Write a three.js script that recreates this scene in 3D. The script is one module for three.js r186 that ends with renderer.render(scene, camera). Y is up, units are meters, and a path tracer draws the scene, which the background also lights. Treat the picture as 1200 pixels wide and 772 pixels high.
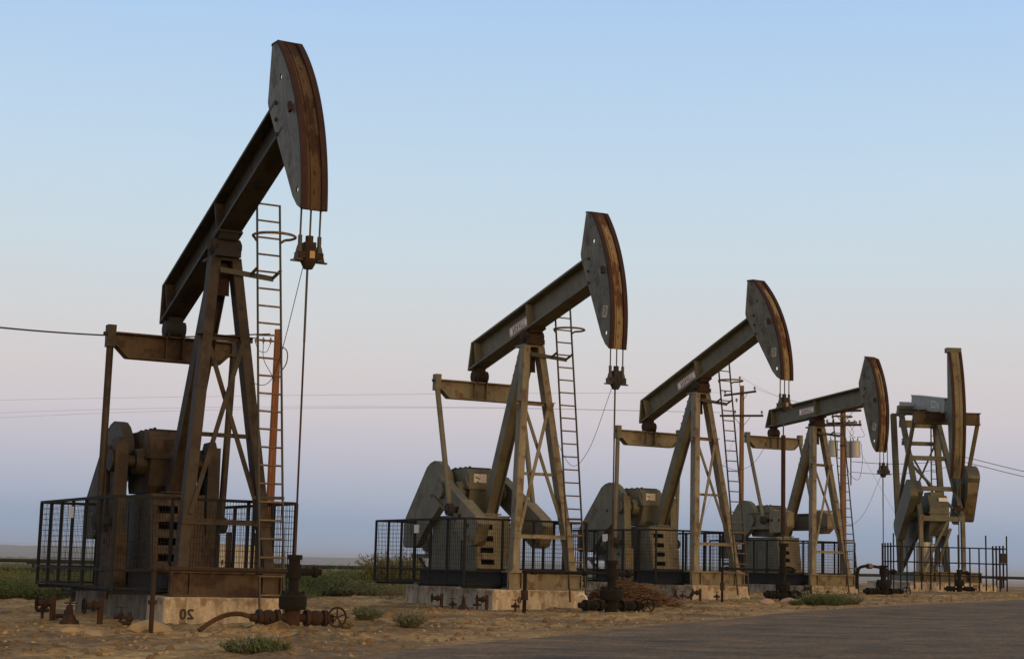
import * as THREE from 'three';
import { mergeGeometries } from 'three/addons/utils/BufferGeometryUtils.js';
import { RoundedBoxGeometry } from 'three/addons/geometries/RoundedBoxGeometry.js';

// ---------------------------------------------------------------- camera, sky, sun, exposure
const scene = new THREE.Scene();
const CAM_Y = 1.0;                                    // the lens stands a metre above the yard
const camera = new THREE.PerspectiveCamera(22.39, 1024 / 658, 0.1, 60000);
camera.position.set(0, CAM_Y, 0);
camera.rotation.order = 'YXZ';
camera.rotation.set(0.1406, 0, 0.0262);

const SUN = new THREE.Vector3(0.46, 0.14, 0.875).normalize();   // low in the west, behind the photographer
function mix(a, b, t) { return a.map((v, i) => v + (b[i] - v) * t); }
function sstep(a, b, x) { const t = Math.min(1, Math.max(0, (x - a) / (b - a))); return t * t * (3 - 2 * t); }
function lin(r, g, b) { return [r, g, b].map(v => { v /= 255; return v <= 0.04045 ? v / 12.92 : Math.pow((v + 0.055) / 1.055, 2.4); }); }
function rng(seed) { let s = seed >>> 0; return () => { s = (s + 0x6D2B79F5) | 0; let t = Math.imul(s ^ (s >>> 15), 1 | s); t = (t + Math.imul(t ^ (t >>> 7), 61 | t)) ^ t; return ((t ^ (t >>> 14)) >>> 0) / 4294967296; }; }
function hash(x, y, s) { let h = Math.imul(x, 374761393) + Math.imul(y, 668265263) + Math.imul(s, 2246822519); h = Math.imul(h ^ (h >>> 13), 1274126177); return ((h ^ (h >>> 16)) >>> 0) / 4294967296; }
function vnoise(x, y, s, per = 0) {
  const xi = Math.floor(x), yi = Math.floor(y), fx = x - xi, fy = y - yi, m = v => per ? ((v % per) + per) % per : v;
  const u = fx * fx * (3 - 2 * fx), v = fy * fy * (3 - 2 * fy);
  const a = hash(m(xi), m(yi), s), b = hash(m(xi + 1), m(yi), s), c = hash(m(xi), m(yi + 1), s), d = hash(m(xi + 1), m(yi + 1), s);
  return a + (b - a) * u + (c - a) * v + (a - b - c + d) * u * v;
}
function fbm(x, y, s, oct, per = 0) { let a = 0.5, t = 0, n = 0; for (let o = 0; o < oct; o++) { t += a * vnoise(x, y, s + o * 17, per); n += a; a *= 0.55; x *= 2; y *= 2; if (per) per *= 2; } return t / n; }
const EAST = [[-90, lin(96, 86, 74)], [-1.5, lin(120, 124, 132)], [0, lin(146, 162, 188)], [1.2, lin(150, 166, 190)], [2.2, lin(172, 180, 198)], [3.6, lin(193, 192, 204)], [5.0, lin(209, 202, 207)], [6.4, lin(213, 207, 208)],
  [8, lin(212, 213, 215)], [10.5, lin(204, 218, 226)], [13.5, lin(195, 217, 235)], [16.5, lin(184, 211, 238)], [19.5, lin(172, 204, 240)], [30, lin(162, 178, 198)], [50, lin(150, 154, 158)], [90, lin(142, 142, 141)]];
const WEST = [[-90, lin(96, 86, 74)], [-1.5, lin(150, 126, 100)], [0, lin(255, 180, 104)], [3, lin(255, 190, 116)], [7, lin(255, 200, 134)], [12, lin(252, 206, 152)], [20, lin(240, 208, 172)], [32, lin(216, 200, 180)], [50, lin(170, 165, 158)], [90, lin(142, 142, 141)]];
function ramp(tab, e) {
  for (let i = 1; i < tab.length; i++) if (e <= tab[i][0]) return mix(tab[i - 1][1], tab[i][1], (e - tab[i - 1][0]) / (tab[i][0] - tab[i - 1][0]));
  return tab[tab.length - 1][1];
}
{
  const w = 1024, h = 1024, d = new Float32Array(w * h * 4);
  const sh = new THREE.Vector2(SUN.x, SUN.z).normalize();
  for (let j = 0; j < h; j++) {
    const e = ((j + 0.5) / h - 0.5) * 180;
    const ea = ramp(EAST, e), we = ramp(WEST, e);
    for (let i = 0; i < w; i++) {
      const a = ((i + 0.5) / w - 0.5) * 2 * Math.PI;
      const c = Math.cos(a) * sh.x + Math.sin(a) * sh.y;
      const k = sstep(-0.25, 0.95, c);
      const glow = 1 + 1.1 * Math.pow(Math.max(0, c), 6) * Math.exp(-Math.max(0, e) / 9) * (e > -1 ? 1 : 0);
      const veil = 1 + 0.022 * (fbm(Math.cos(a) * 3 + 5, e * 0.22 + Math.sin(a) * 3, 501, 4) - 0.5) * (e > 0 ? 1 : 0), v = mix(ea, we.map(x => x * glow), k).map(x => x * veil), o = (j * w + i) * 4;
      d[o] = v[0]; d[o + 1] = v[1]; d[o + 2] = v[2]; d[o + 3] = 1;
    }
  }
  const sky = new THREE.DataTexture(d, w, h, THREE.RGBAFormat, THREE.FloatType);
  sky.mapping = THREE.EquirectangularReflectionMapping;
  sky.magFilter = sky.minFilter = THREE.LinearFilter; sky.needsUpdate = true;
  scene.background = sky; scene.environment = sky;
}
const sun = new THREE.DirectionalLight(new THREE.Color().setRGB(1.0, 0.66, 0.35), 1.45);
sun.position.copy(SUN).multiplyScalar(120); sun.target.position.set(4, 2, -45); sun.position.add(sun.target.position);
sun.castShadow = true; sun.shadow.radius = 34; sun.shadow.mapSize.set(2048, 2048);
Object.assign(sun.shadow.camera, { left: -50, right: 50, top: 40, bottom: -40, near: 1, far: 260 });
scene.add(sun, sun.target);

const renderer = new THREE.WebGLRenderer({ antialias: true });
renderer.setSize(1024, 658);
renderer.toneMapping = THREE.LinearToneMapping;
renderer.toneMappingExposure = 1.0;
renderer.shadowMap.enabled = true; renderer.shadowMap.type = THREE.PCFSoftShadowMap;

// ---------------------------------------------------------------- noise and textures
function tex(size, f, rx, ry, srgb = true) {
  const d = new Uint8Array(size * size * 4);
  for (let j = 0; j < size; j++) for (let i = 0; i < size; i++) { const c = f(i / size, j / size), o = (j * size + i) * 4; for (let k = 0; k < 3; k++) d[o + k] = Math.max(0, Math.min(255, c[k] * 255)); d[o + 3] = 255; }
  const t = new THREE.DataTexture(d, size, size); t.wrapS = t.wrapT = THREE.RepeatWrapping; t.magFilter = THREE.LinearFilter; t.minFilter = THREE.LinearMipmapLinearFilter; t.generateMipmaps = true;
  if (srgb) t.colorSpace = THREE.SRGBColorSpace; t.repeat.set(rx, ry); t.needsUpdate = true; return t;
}
// weathered paint: chalky patches, run stains down the plate, specks of rust; multiplies the paint colour
function grime(seed, rust, streak) {
  return tex(512, (u, v) => {
    const a = fbm(u * 6, v * 6, seed, 5, 6), b = fbm(u * 40, v * 5, seed + 3, 4, 5 * 8), c = fbm(u * 24, v * 24, seed + 7, 4, 24);
    let l = 0.80 + 0.26 * (a - 0.5) + streak * 0.5 * (b - 0.5) + 0.12 * (c - 0.5);
    const r = sstep(0.60 - rust * 0.12, 0.72, fbm(u * 9, v * 9, seed + 11, 5, 9) * 0.65 + c * 0.35) * rust;
    const spot = c > 0.78 ? 0.25 * rust : 0;
    return mix([l, l, l * 0.985], [0.50, 0.33, 0.22], Math.min(1, r + spot));
  }, 0.45, 0.45);
}
const T = {
  paint: grime(3, 0.35, 0.25), paint2: grime(41, 0.6, 0.35), old: grime(77, 0.95, 0.5), head: grime(57, 0.8, 0.8),
  rust: tex(512, (u, v) => { const a = fbm(u * 5, v * 5, 5, 5, 5), b = fbm(u * 48, v * 3, 9, 4, 48), c = fbm(u * 30, v * 30, 13, 3, 30); const l = 0.62 + 0.5 * (a - 0.5) + 0.42 * (b - 0.5) + 0.2 * (c - 0.5); return [l, l * (0.86 + 0.12 * a), l * (0.74 + 0.2 * b)]; }, 0.6, 0.6),
  face: tex(512, (u, v) => { const a = fbm(u * 6, v * 3, 15, 5, 3), b = fbm(u * 40, v * 3, 19, 4, 120), c = fbm(u * 26, v * 26, 25, 3, 26), l = 0.72 + 0.3 * (a - 0.5) + 0.3 * (b - 0.5) + 0.2 * (c - 0.5), k = sstep(0.47, 0.62, 0.45 * a + 0.35 * b + 0.2 * c); return mix([l, l * 0.95, l * 0.86], [0.42 * l, 0.26 * l, 0.19 * l], k * 0.9); }, 0.5, 0.5),
  concrete: tex(512, (u, v) => { const a = fbm(u * 4, v * 4, 21, 6, 4), b = fbm(u * 40, v * 4, 23, 4, 40), c = fbm(u * 70, v * 70, 27, 2, 70); let l = 0.78 + 0.35 * (a - 0.5) + 0.3 * (b - 0.5) + 0.16 * (c - 0.5); const s = sstep(0.56, 0.7, fbm(u * 7, v * 5, 33, 4, 35)); return mix([l, l * 0.97, l * 0.92], [0.45, 0.36, 0.27], s * 0.5); }, 0.5, 0.5),
  concreteB: tex(256, (u, v) => { const c = fbm(u * 40, v * 40, 51, 4, 40); return [c, c, c]; }, 0.7, 0.7, false),
  dirt: tex(2048, (u, v) => { const a = fbm(u * 5, v * 5, 61, 6, 5), b = fbm(u * 110, v * 110, 63, 3, 110), c = fbm(u * 18, v * 18, 67, 4, 18), h = vnoise(u * 420, v * 420, 68, 420); let l = 0.68 + 0.42 * (a - 0.5) + 0.5 * (b - 0.5) + 0.34 * (c - 0.5); if (h > 0.86) l += 0.16; if (h < 0.12) l -= 0.2; const g = fbm(u * 9, v * 9, 69, 4, 9); return [l, l * (0.88 + 0.08 * g), l * (0.70 + 0.2 * g)]; }, 0.16, 0.16),
  dirtB: tex(512, (u, v) => { const c = fbm(u * 24, v * 24, 71, 5, 24); return [c, c, c]; }, 0.3, 0.3, false),
  road: tex(2048, (u, v) => { const a = fbm(u * 4, v * 8, 81, 6, 16), b = fbm(u * 150, v * 150, 83, 2, 150), c = fbm(u * 14, v * 14, 85, 5, 14), h = vnoise(u * 380, v * 380, 88, 380), k = Math.abs(fbm(u * 5, v * 5, 89, 5, 5) - 0.5); let l = 0.62 + 0.4 * (a - 0.5) + 0.55 * (b - 0.5) + 0.42 * (c - 0.5); if (h > 0.88) l += 0.2; if (h < 0.1) l -= 0.16; if (k < 0.006) l -= 0.22; return [l, l * (0.95 - 0.06 * c), l * (0.87 - 0.10 * c)]; }, 0.2, 0.2),
  wood: tex(512, (u, v) => { const a = fbm(u * 60, v * 2, 91, 4, 120), b = fbm(u * 6, v * 6, 93, 4, 6); const l = 0.7 + 0.6 * (a - 0.5) + 0.3 * (b - 0.5); return [l, l * 0.92, l * 0.84]; }, 1, 0.4),
};
function mat(r, g, b, o = {}) { return new THREE.MeshStandardMaterial({ color: new THREE.Color().setRGB(r, g, b), roughness: 0.78, metalness: 0, ...o }); }
const M = {
  olive: mat(0.182, 0.176, 0.122, { map: T.paint, roughness: 0.62 }),
  tan: mat(0.275, 0.242, 0.168, { map: T.paint2, roughness: 0.66 }),  // same paint as olive; warm light on front parts put into the colour
  headGrey: mat(0.178, 0.172, 0.118, { map: T.head, roughness: 0.6 }),
  faceTan: mat(0.50, 0.41, 0.28, { map: T.face, roughness: 0.85 }),
  lip: mat(0.075, 0.022, 0.012, { map: T.rust, roughness: 0.85 }),
  oldSteel: mat(0.048, 0.035, 0.020, { map: T.old, roughness: 0.72 }),
  oldTan: mat(0.092, 0.058, 0.028, { map: T.old, roughness: 0.75 }),
  oldFace: mat(0.17, 0.115, 0.07, { map: T.face, roughness: 0.9 }),
  oldBeam: mat(0.048, 0.044, 0.029, { map: T.old, roughness: 0.65 }),
  markGreen: mat(0.115, 0.120, 0.088, { map: T.paint, roughness: 0.6 }),
  markTan: mat(0.20, 0.17, 0.095, { map: T.paint2, roughness: 0.65 }),
  beamGrey: mat(0.30, 0.30, 0.28, { map: T.paint, roughness: 0.5 }),
  dark: mat(0.022, 0.022, 0.024, { roughness: 0.95 }),
  rail: mat(0.009, 0.012, 0.017, { roughness: 1 }),
  black: mat(0.014, 0.012, 0.011, { map: T.rust, roughness: 1 }),
  rope: mat(0.04, 0.036, 0.032, { roughness: 0.6 }),
  rod: mat(0.10, 0.075, 0.06, { roughness: 0.4, metalness: 0.6 }),
  rustPipe: mat(0.13, 0.065, 0.035, { map: T.rust, roughness: 0.9 }),
  rustAndShade: mat(0.075, 0.042, 0.026, { map: T.rust, roughness: 0.88 }),  // dark rust; on the gusset plates it carries painted shade
  brass: mat(0.30, 0.21, 0.09, { roughness: 0.5, metalness: 0.3 }),
  ladder: mat(0.05, 0.048, 0.038, { roughness: 0.7 }),
  rung: mat(0.40, 0.33, 0.23, { map: T.rust, roughness: 0.8 }),
  motor: mat(0.26, 0.28, 0.28, { roughness: 0.5 }),
  concrete: mat(0.70, 0.64, 0.55, { map: T.concrete, bumpMap: T.concreteB, bumpScale: 0.008, roughness: 0.95 }),
  concreteGrey: mat(0.60, 0.575, 0.52, { map: T.concrete, bumpMap: T.concreteB, bumpScale: 0.008, roughness: 0.95 }),
  concreteOily: mat(0.20, 0.19, 0.17, { map: T.concrete, bumpMap: T.concreteB, bumpScale: 0.008, roughness: 0.85 }),
  white: mat(0.62, 0.60, 0.55, { roughness: 0.6 }),
  wood: mat(0.34, 0.16, 0.075, { map: T.wood, roughness: 0.9 }),
  woodPale: mat(0.32, 0.21, 0.125, { map: T.wood, roughness: 0.9 }),
  woodDark: mat(0.06, 0.045, 0.035, { map: T.wood, roughness: 0.9 }),
  insul: mat(0.10, 0.10, 0.11, { roughness: 0.3 }),
  tank: mat(0.24, 0.28, 0.30, { roughness: 0.45 }),
  tankPale: mat(0.34, 0.34, 0.33, { roughness: 0.45 }),
  wire: mat(0.03, 0.03, 0.032, { roughness: 0.6 }),
  dirt: mat(0.62, 0.475, 0.245, { map: T.dirt, bumpMap: T.dirtB, bumpScale: 0.04, roughness: 1, vertexColors: true }),
  road: mat(0.47, 0.37, 0.24, { map: T.road, bumpMap: T.dirtB, bumpScale: 0.02, roughness: 0.95, vertexColors: true }),
  stone: mat(0.34, 0.25, 0.14, { roughness: 1 }),
  stone2: mat(0.15, 0.10, 0.053, { roughness: 1 }),
  leafGrey: mat(0.105, 0.125, 0.075, { roughness: 0.9, side: THREE.DoubleSide }),
  leafGreen: mat(0.075, 0.105, 0.040, { roughness: 0.9, side: THREE.DoubleSide }),
  leafDry: mat(0.19, 0.155, 0.08, { roughness: 0.95, side: THREE.DoubleSide }),
  leafOlive: mat(0.14, 0.135, 0.045, { roughness: 0.9, side: THREE.DoubleSide }),
  twig: mat(0.10, 0.058, 0.035, { roughness: 1, side: THREE.DoubleSide }),
  twig2: mat(0.16, 0.10, 0.06, { roughness: 1, side: THREE.DoubleSide }),
  hill: mat(0.16, 0.17, 0.17, { roughness: 1 }),
};

// ---------------------------------------------------------------- geometry helpers
const V = (x, y, z) => new THREE.Vector3(x, y, z);
function boxUV(g) {                                   // uv in metres from the face's main direction
  const p = g.attributes.position, n = g.attributes.normal, uv = new Float32Array(p.count * 2);
  for (let i = 0; i < p.count; i++) {
    const ax = Math.abs(n.getX(i)), ay = Math.abs(n.getY(i)), az = Math.abs(n.getZ(i)), x = p.getX(i), y = p.getY(i), z = p.getZ(i);
    if (ay >= ax && ay >= az) { uv[2 * i] = x; uv[2 * i + 1] = z; } else if (ax >= az) { uv[2 * i] = z + 7.3; uv[2 * i + 1] = y; } else { uv[2 * i] = x; uv[2 * i + 1] = y; }
  }
  g.setAttribute('uv', new THREE.BufferAttribute(uv, 2)); return g;
}
function clean(g) { if (g.index) g = g.toNonIndexed(); for (const k of Object.keys(g.attributes)) if (!['position', 'normal', 'uv'].includes(k)) g.deleteAttribute(k); return g; }
function fuse(list) { const l = list.flat(Infinity).map(clean).map(boxUV); return l.length === 1 ? l[0] : mergeGeometries(l); }
function bx(cx, cy, cz, sx, sy, sz) { const g = new THREE.BoxGeometry(sx, sy, sz); g.translate(cx, cy, cz); return g; }
function bxx(x0, x1, y0, y1, z0, z1) { return bx((x0 + x1) / 2, (y0 + y1) / 2, (z0 + z1) / 2, x1 - x0, y1 - y0, z1 - z0); }
function orient(g, a, b, side) {                       // stands a shape built along +y between a and b; side fixes its x axis
  const y = b.clone().sub(a).normalize(), s = side || (Math.abs(y.z) < 0.9 ? V(0, 0, 1) : V(1, 0, 0));
  const x = s.clone().sub(y.clone().multiplyScalar(s.dot(y))).normalize(), z = x.clone().cross(y);
  g.applyMatrix4(new THREE.Matrix4().makeBasis(x, y, z).setPosition(a.clone().add(b).multiplyScalar(0.5))); return g;
}
function bar(a, b, w, d, side) { return orient(new THREE.BoxGeometry(w, a.distanceTo(b), d), a, b, side); }
function cyl(a, b, r, r2 = r, seg = 12) { return orient(new THREE.CylinderGeometry(r2, r, a.distanceTo(b), seg), a, b); }
function hbeam(a, b, w, d, t, side) {                  // rolled H section: flanges w wide, d apart, plates t thick
  const L = a.distanceTo(b), f1 = new THREE.BoxGeometry(w, L, t), f2 = new THREE.BoxGeometry(w, L, t), wb = new THREE.BoxGeometry(t, L, d - 2 * t);
  f1.translate(0, 0, d / 2 - t / 2); f2.translate(0, 0, -d / 2 + t / 2);
  return [f1, f2, wb].map(g => orient(g, a, b, side));
}
function tube(pts, r, n = 24, seg = 6) { return new THREE.TubeGeometry(new THREE.CatmullRomCurve3(pts), n, r, seg, false); }
function plate(pts, z0, z1, holes = []) {              // outline in x,y, thickness z0..z1
  const s = new THREE.Shape(pts.map(p => new THREE.Vector2(p[0], p[1])));
  for (const h of holes) { const q = new THREE.Path(); if (h.length === 3) q.absarc(h[0], h[1], h[2], 0, Math.PI * 2, true); else { q.moveTo(h[0][0], h[0][1]); h.slice(1).forEach(p => q.lineTo(p[0], p[1])); q.closePath(); } s.holes.push(q); }
  const g = new THREE.ExtrudeGeometry(s, { depth: z1 - z0, bevelEnabled: false, curveSegments: 14 }); g.translate(0, 0, z0); return g;
}
function ring(c, r, t, normal = 'z', arc = Math.PI * 2) { const g = new THREE.TorusGeometry(r, t, 6, 22, arc); if (normal === 'x') g.rotateY(Math.PI / 2); if (normal === 'y') g.rotateX(Math.PI / 2); g.translate(c.x, c.y, c.z); return g; }
const used = {};
function numbered(n) { used[n] = (used[n] || 0) + 1; return used[n] === 1 ? n : `${n}_${String(used[n] - 1).padStart(3, '0')}`; }
function shade(o) { o.castShadow = true; o.receiveShadow = true; return o; }
function part(name, geos, m, parent) { const o = shade(new THREE.Mesh(fuse([geos]), m)); o.name = name; parent.add(o); return o; }
function thing(name, label, category, pos, yaw = 0, group) {
  const o = new THREE.Group(); o.name = numbered(name); o.position.copy(pos); o.rotation.y = yaw; o.userData = { label, category }; if (group) o.userData.group = group; scene.add(o); return o;
}
function solo(name, label, category, geos, m, group) { const o = shade(new THREE.Mesh(fuse([geos]), m)); o.name = numbered(name); o.userData = { label, category }; if (group) o.userData.group = group; scene.add(o); return o; }
function wheel(c, r, axis, parent, m = M.rustAndShade, name = 'handwheel') {
  const sp = []; for (let k = 0; k < 5; k++) { const a = k / 5 * Math.PI * 2, u = Math.cos(a) * r, v = Math.sin(a) * r; const e = axis === 'y' ? V(u, 0, v) : axis === 'z' ? V(u, v, 0) : V(0, u, v); sp.push(cyl(c, c.clone().add(e), r * 0.09, r * 0.09, 5)); }
  return part(name, [ring(c, r, r * 0.12, axis), sp], m, parent);
}
function printed(w, h, text, fg, bg, mirrored, fontPx, extra) {   // flat print on a plate
  const c = document.createElement('canvas'); c.width = 256; c.height = Math.max(16, Math.round(256 * h / w)); const x = c.getContext('2d');
  if (bg) { x.fillStyle = bg; x.fillRect(0, 0, c.width, c.height); }
  if (mirrored) { x.translate(c.width, 0); x.scale(-1, 1); }
  if (extra) extra(x, c.width, c.height);
  x.fillStyle = fg; x.textAlign = 'center'; x.textBaseline = 'middle'; x.font = `bold ${Math.round(fontPx * c.height)}px sans-serif`; if (text) x.fillText(text, c.width / 2, c.height * 0.53);
  const t = new THREE.CanvasTexture(c); t.colorSpace = THREE.SRGBColorSpace; return t;
}
function printPlate(name, w, h, thick, texture, parent, pos, rotY = 0, rotZ = 0, see = false) {
  let g, m;
  m = new THREE.MeshStandardMaterial({ map: texture, roughness: 0.7, transparent: see, alphaTest: see ? 0.4 : 0 });
  g = see ? new THREE.PlaneGeometry(w, h) : new THREE.BoxGeometry(w, h, thick);
  const o = shade(new THREE.Mesh(g, m)); o.name = name; o.position.copy(pos); o.rotation.set(0, rotY, rotZ); parent.add(o); return o;
}

// ---------------------------------------------------------------- the ground
const H0 = CAM_Y;                                      // heights below were surveyed from the lens; this lifts them
function lift(x) { const c = 17 * Math.tanh((x - 2) / 17); return -0.925 + 0.0235 * c; }
const roadEdge = [[-9, 8], [-5.2, -5], [-2.9, -13.5], [-1.87, -17.7], [-1.13, -20.3], [0.11, -23.4], [1.47, -26.7], [3.23, -30.6], [5.6, -35.8], [8.57, -41.4], [12.05, -46.8], [16.5, -53.7], [23, -63], [38, -84], [60, -112]];
function roadSide(x, z) {                              // metres past the asphalt's edge, positive on the road
  let best = 1e9, s = 0;
  for (let i = 1; i < roadEdge.length; i++) {
    const [ax, az] = roadEdge[i - 1], [bx_, bz] = roadEdge[i], dx = bx_ - ax, dz = bz - az, t = Math.max(0, Math.min(1, ((x - ax) * dx + (z - az) * dz) / (dx * dx + dz * dz)));
    const px = x - ax - dx * t, pz = z - az - dz * t, d = px * px + pz * pz; if (d < best) { best = d; s = Math.sign(dx * pz - dz * px) || 1; }
  }
  return s * Math.sqrt(best);
}
function smoothH(x, z) {
  const d = -z, drop = Math.max(sstep(112, 420, d), sstep(160, 500, Math.abs(x)), sstep(160, 500, -d));
  return H0 + lift(x) + (fbm(x * 0.13 + 9, z * 0.13, 101, 3) - 0.5) * 0.10 * (1 - drop) - 38 * drop;
}
function groundH(x, z) {
  const near = Math.abs(x) < 60 && z > -115 && z < 20;
  if (!near) return smoothH(x, z);
  const r = roadSide(x, z), rough = 1 - 0.85 * sstep(-1.5, 0.8, r);
  const a = fbm(x * 0.9, z * 0.9, 111, 4) - 0.5, b = fbm(x * 3.1, z * 3.1, 117, 4) - 0.5;
  const clump = Math.max(0, fbm(x * 1.3 + 4, z * 1.3, 131, 3) - 0.52) * 0.55 * Math.max(0, fbm(x * 6, z * 6, 137, 2) - 0.35);
  const dug = 1 + 1.3 * Math.exp(-((x + 5.2) ** 2) / 6 - ((z + 23.6) ** 2) / 3);
  const rut = r < 0 && r > -5 ? 0.03 * [-1.1, -2.7, -3.6].reduce((t, c) => t + Math.exp(-((r - c - 0.25 * Math.sin(z * 0.21 + c)) ** 2) / 0.02), 0) : 0;
  return smoothH(x, z) - rut + rough * (0.10 * a + 0.036 * b * dug + clump * dug * 1.2) - 0.03 * sstep(0.2, 1.2, r);
}
function axis(lo, hi, step, far, grow) { const v = []; for (let x = lo; x <= hi + 1e-6; x += step) v.push(x); let s = step, x = hi; while (x < far[1]) { s *= grow; x += s; v.push(x); } s = step; x = lo; while (x > far[0]) { s *= grow; x -= s; v.unshift(x); } return v; }
{
  const xs = axis(-15, 20, 0.13, [-30000, 30000], 1.13), zs = axis(-62, -15, 0.13, [-34000, 3000], 1.13);
  const nx = xs.length, nz = zs.length, pos = new Float32Array(nx * nz * 3), col = new Float32Array(nx * nz * 3), uv = new Float32Array(nx * nz * 2), idx = [];
  for (let j = 0; j < nz; j++) for (let i = 0; i < nx; i++) {
    const k = j * nx + i, x = xs[i], z = zs[j]; pos[3 * k] = x; pos[3 * k + 1] = groundH(x, z); pos[3 * k + 2] = z; uv[2 * k] = x; uv[2 * k + 1] = z;
    // dry pale crust, darker disturbed soil, oil-dark earth around the wells
    const m = fbm(x * 0.21, z * 0.21, 151, 4), f = fbm(x * 0.8, z * 0.8, 157, 4);
    let c = mix([0.62, 0.57, 0.52], [1.12, 1.10, 1.06], sstep(0.36, 0.62, m * 0.45 + f * 0.55)); const gr = fbm(x * 4, z * 4, 159, 3); c = c.map(v => v * (0.82 + 0.36 * gr));
    col.set(c, 3 * k);
  }
  for (let j = 0; j < nz - 1; j++) for (let i = 0; i < nx - 1; i++) { const a = j * nx + i, b = a + 1, c = a + nx, d = c + 1; idx.push(a, c, b, b, c, d); }
  const g = new THREE.BufferGeometry(); g.setAttribute('position', new THREE.BufferAttribute(pos, 3)); g.setAttribute('uv', new THREE.BufferAttribute(uv, 2)); g.setAttribute('color', new THREE.BufferAttribute(col, 3)); g.setIndex(idx); g.computeVertexNormals();
  const o = shade(new THREE.Mesh(g, M.dirt)); o.name = 'ground'; o.userData = { kind: 'structure' }; scene.add(o);
}
{ // the asphalt lane: its rim dips under the dirt, so the soil breaks its edge
  const line = new THREE.CatmullRomCurve3(roadEdge.map(p => V(p[0], 0, p[1]))), n = 900, ts = []; for (let k = -0.5; k < 5; k += 0.17) ts.push(k); for (let k = 5; k <= 14; k += 0.45) ts.push(k); const col = [];
  const pos = [], uv = [], idx = []; let s = 0, last = null;
  for (let i = 0; i <= n; i++) {
    const p = line.getPoint(i / n), t = line.getTangent(i / n), nx = -t.z, nz = t.x; if (last) s += p.distanceTo(last); last = p;
    for (const k of ts) { const x = p.x + nx * k, z = p.z + nz * k; pos.push(x, smoothH(x, z) + (k < 1 ? -0.034 + 0.044 * sstep(-0.5, 1, k) : 0.010), z); uv.push(k, s); const dust = sstep(0.40, 0.82, fbm(x * 2.2, z * 2.2, 171, 4) * 0.7 + 0.42 * Math.exp(-Math.max(0, k) / 1.4)), tone = 0.60 + 0.2 * (fbm(x * 0.35, z * 0.35, 173, 4) - 0.5); col.push(...mix([tone, tone, tone], [1.15, 1.0, 0.78], dust)); }
  }
  const w = ts.length; for (let i = 0; i < n; i++) for (let k = 0; k < w - 1; k++) { const a = i * w + k, b = a + 1, c = a + w, d = c + 1; idx.push(a, b, c, b, d, c); }
  const g = new THREE.BufferGeometry(); g.setAttribute('position', new THREE.Float32BufferAttribute(pos, 3)); g.setAttribute('uv', new THREE.Float32BufferAttribute(uv, 2)); g.setAttribute('color', new THREE.Float32BufferAttribute(col, 3)); g.setIndex(idx); g.computeVertexNormals();
  const o = shade(new THREE.Mesh(g, M.road)); o.name = 'road'; o.userData = { kind: 'structure' }; scene.add(o);
}
{ // low hills on the far side of the valley
  const g0 = []; const ridge = (z, x0, x1, hgt, seed, n) => {
    const pos = [], idx = [], rows = 5; for (let i = 0; i <= n; i++) { const x = x0 + (x1 - x0) * i / n, env = sstep(0, 0.12, i / n) * (1 - sstep(0.86, 1, i / n)); const h = hgt * env * (0.35 + 1.0 * fbm(x * 0.0011 + seed, seed, 201, 5));
      for (let r = 0; r < rows; r++) { const t = r / (rows - 1); pos.push(x, H0 - 45 + (h + 45) * Math.sin(t * Math.PI), z - 1800 * (t - 0.5) * 2); } }
    for (let i = 0; i < n; i++) for (let r = 0; r < rows - 1; r++) { const a = i * rows + r; idx.push(a, a + rows, a + 1, a + 1, a + rows, a + rows + 1); }
    const g = new THREE.BufferGeometry(); g.setAttribute('position', new THREE.Float32BufferAttribute(pos, 3)); g.setIndex(idx); g.computeVertexNormals(); g.setAttribute('uv', new THREE.Float32BufferAttribute(new Float32Array(pos.length / 3 * 2), 2)); g0.push(g); };
  ridge(-17000, -7400, -2300, 95, 3, 90); ridge(-14000, -4200, 3000, 26, 11, 120);
  const o = shade(new THREE.Mesh(fuse(g0), M.hill)); o.name = 'hills'; o.userData = { kind: 'structure' }; scene.add(o);
}

{ // groves along the valley floor, too far to tell tree from tree
  const r = rng(909), lumps = []; for (let i = 0; i < 5; i++) { const q = new THREE.IcosahedronGeometry(1, 1); q.scale(0.5 + 0.5 * r(), 0.6 + 0.6 * r(), 0.5 + 0.5 * r()); q.translate((r() - 0.5) * 1.2, 0.6 + 0.7 * r(), (r() - 0.5) * 1.2); lumps.push(q); }
  const g = fuse(lumps), o = new THREE.InstancedMesh(g, M.leafGreen, 900), d = new THREE.Object3D();
  for (let i = 0; i < 900; i++) { const z = -4200 - 3600 * r(), x = z * -1 * (-0.34 + 0.5 * r()), k = fbm(x * 0.004, z * 0.004, 915, 3) > 0.45 ? 1 : 0.35, s = (4 + 6 * r()) * k; d.position.set(x, H0 - 39, z); d.scale.set(s * 2.2, s, s * 2.2); d.rotation.y = r() * 6; d.updateMatrix(); o.setMatrixAt(i, d.matrix); }
  o.name = 'distant_trees'; o.userData = { kind: 'stuff' }; shade(o); scene.add(o);
}
scene.fog = new THREE.FogExp2(new THREE.Color().setRGB(0.45, 0.50, 0.58), 0.00005);   // evening haze over the valley

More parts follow.
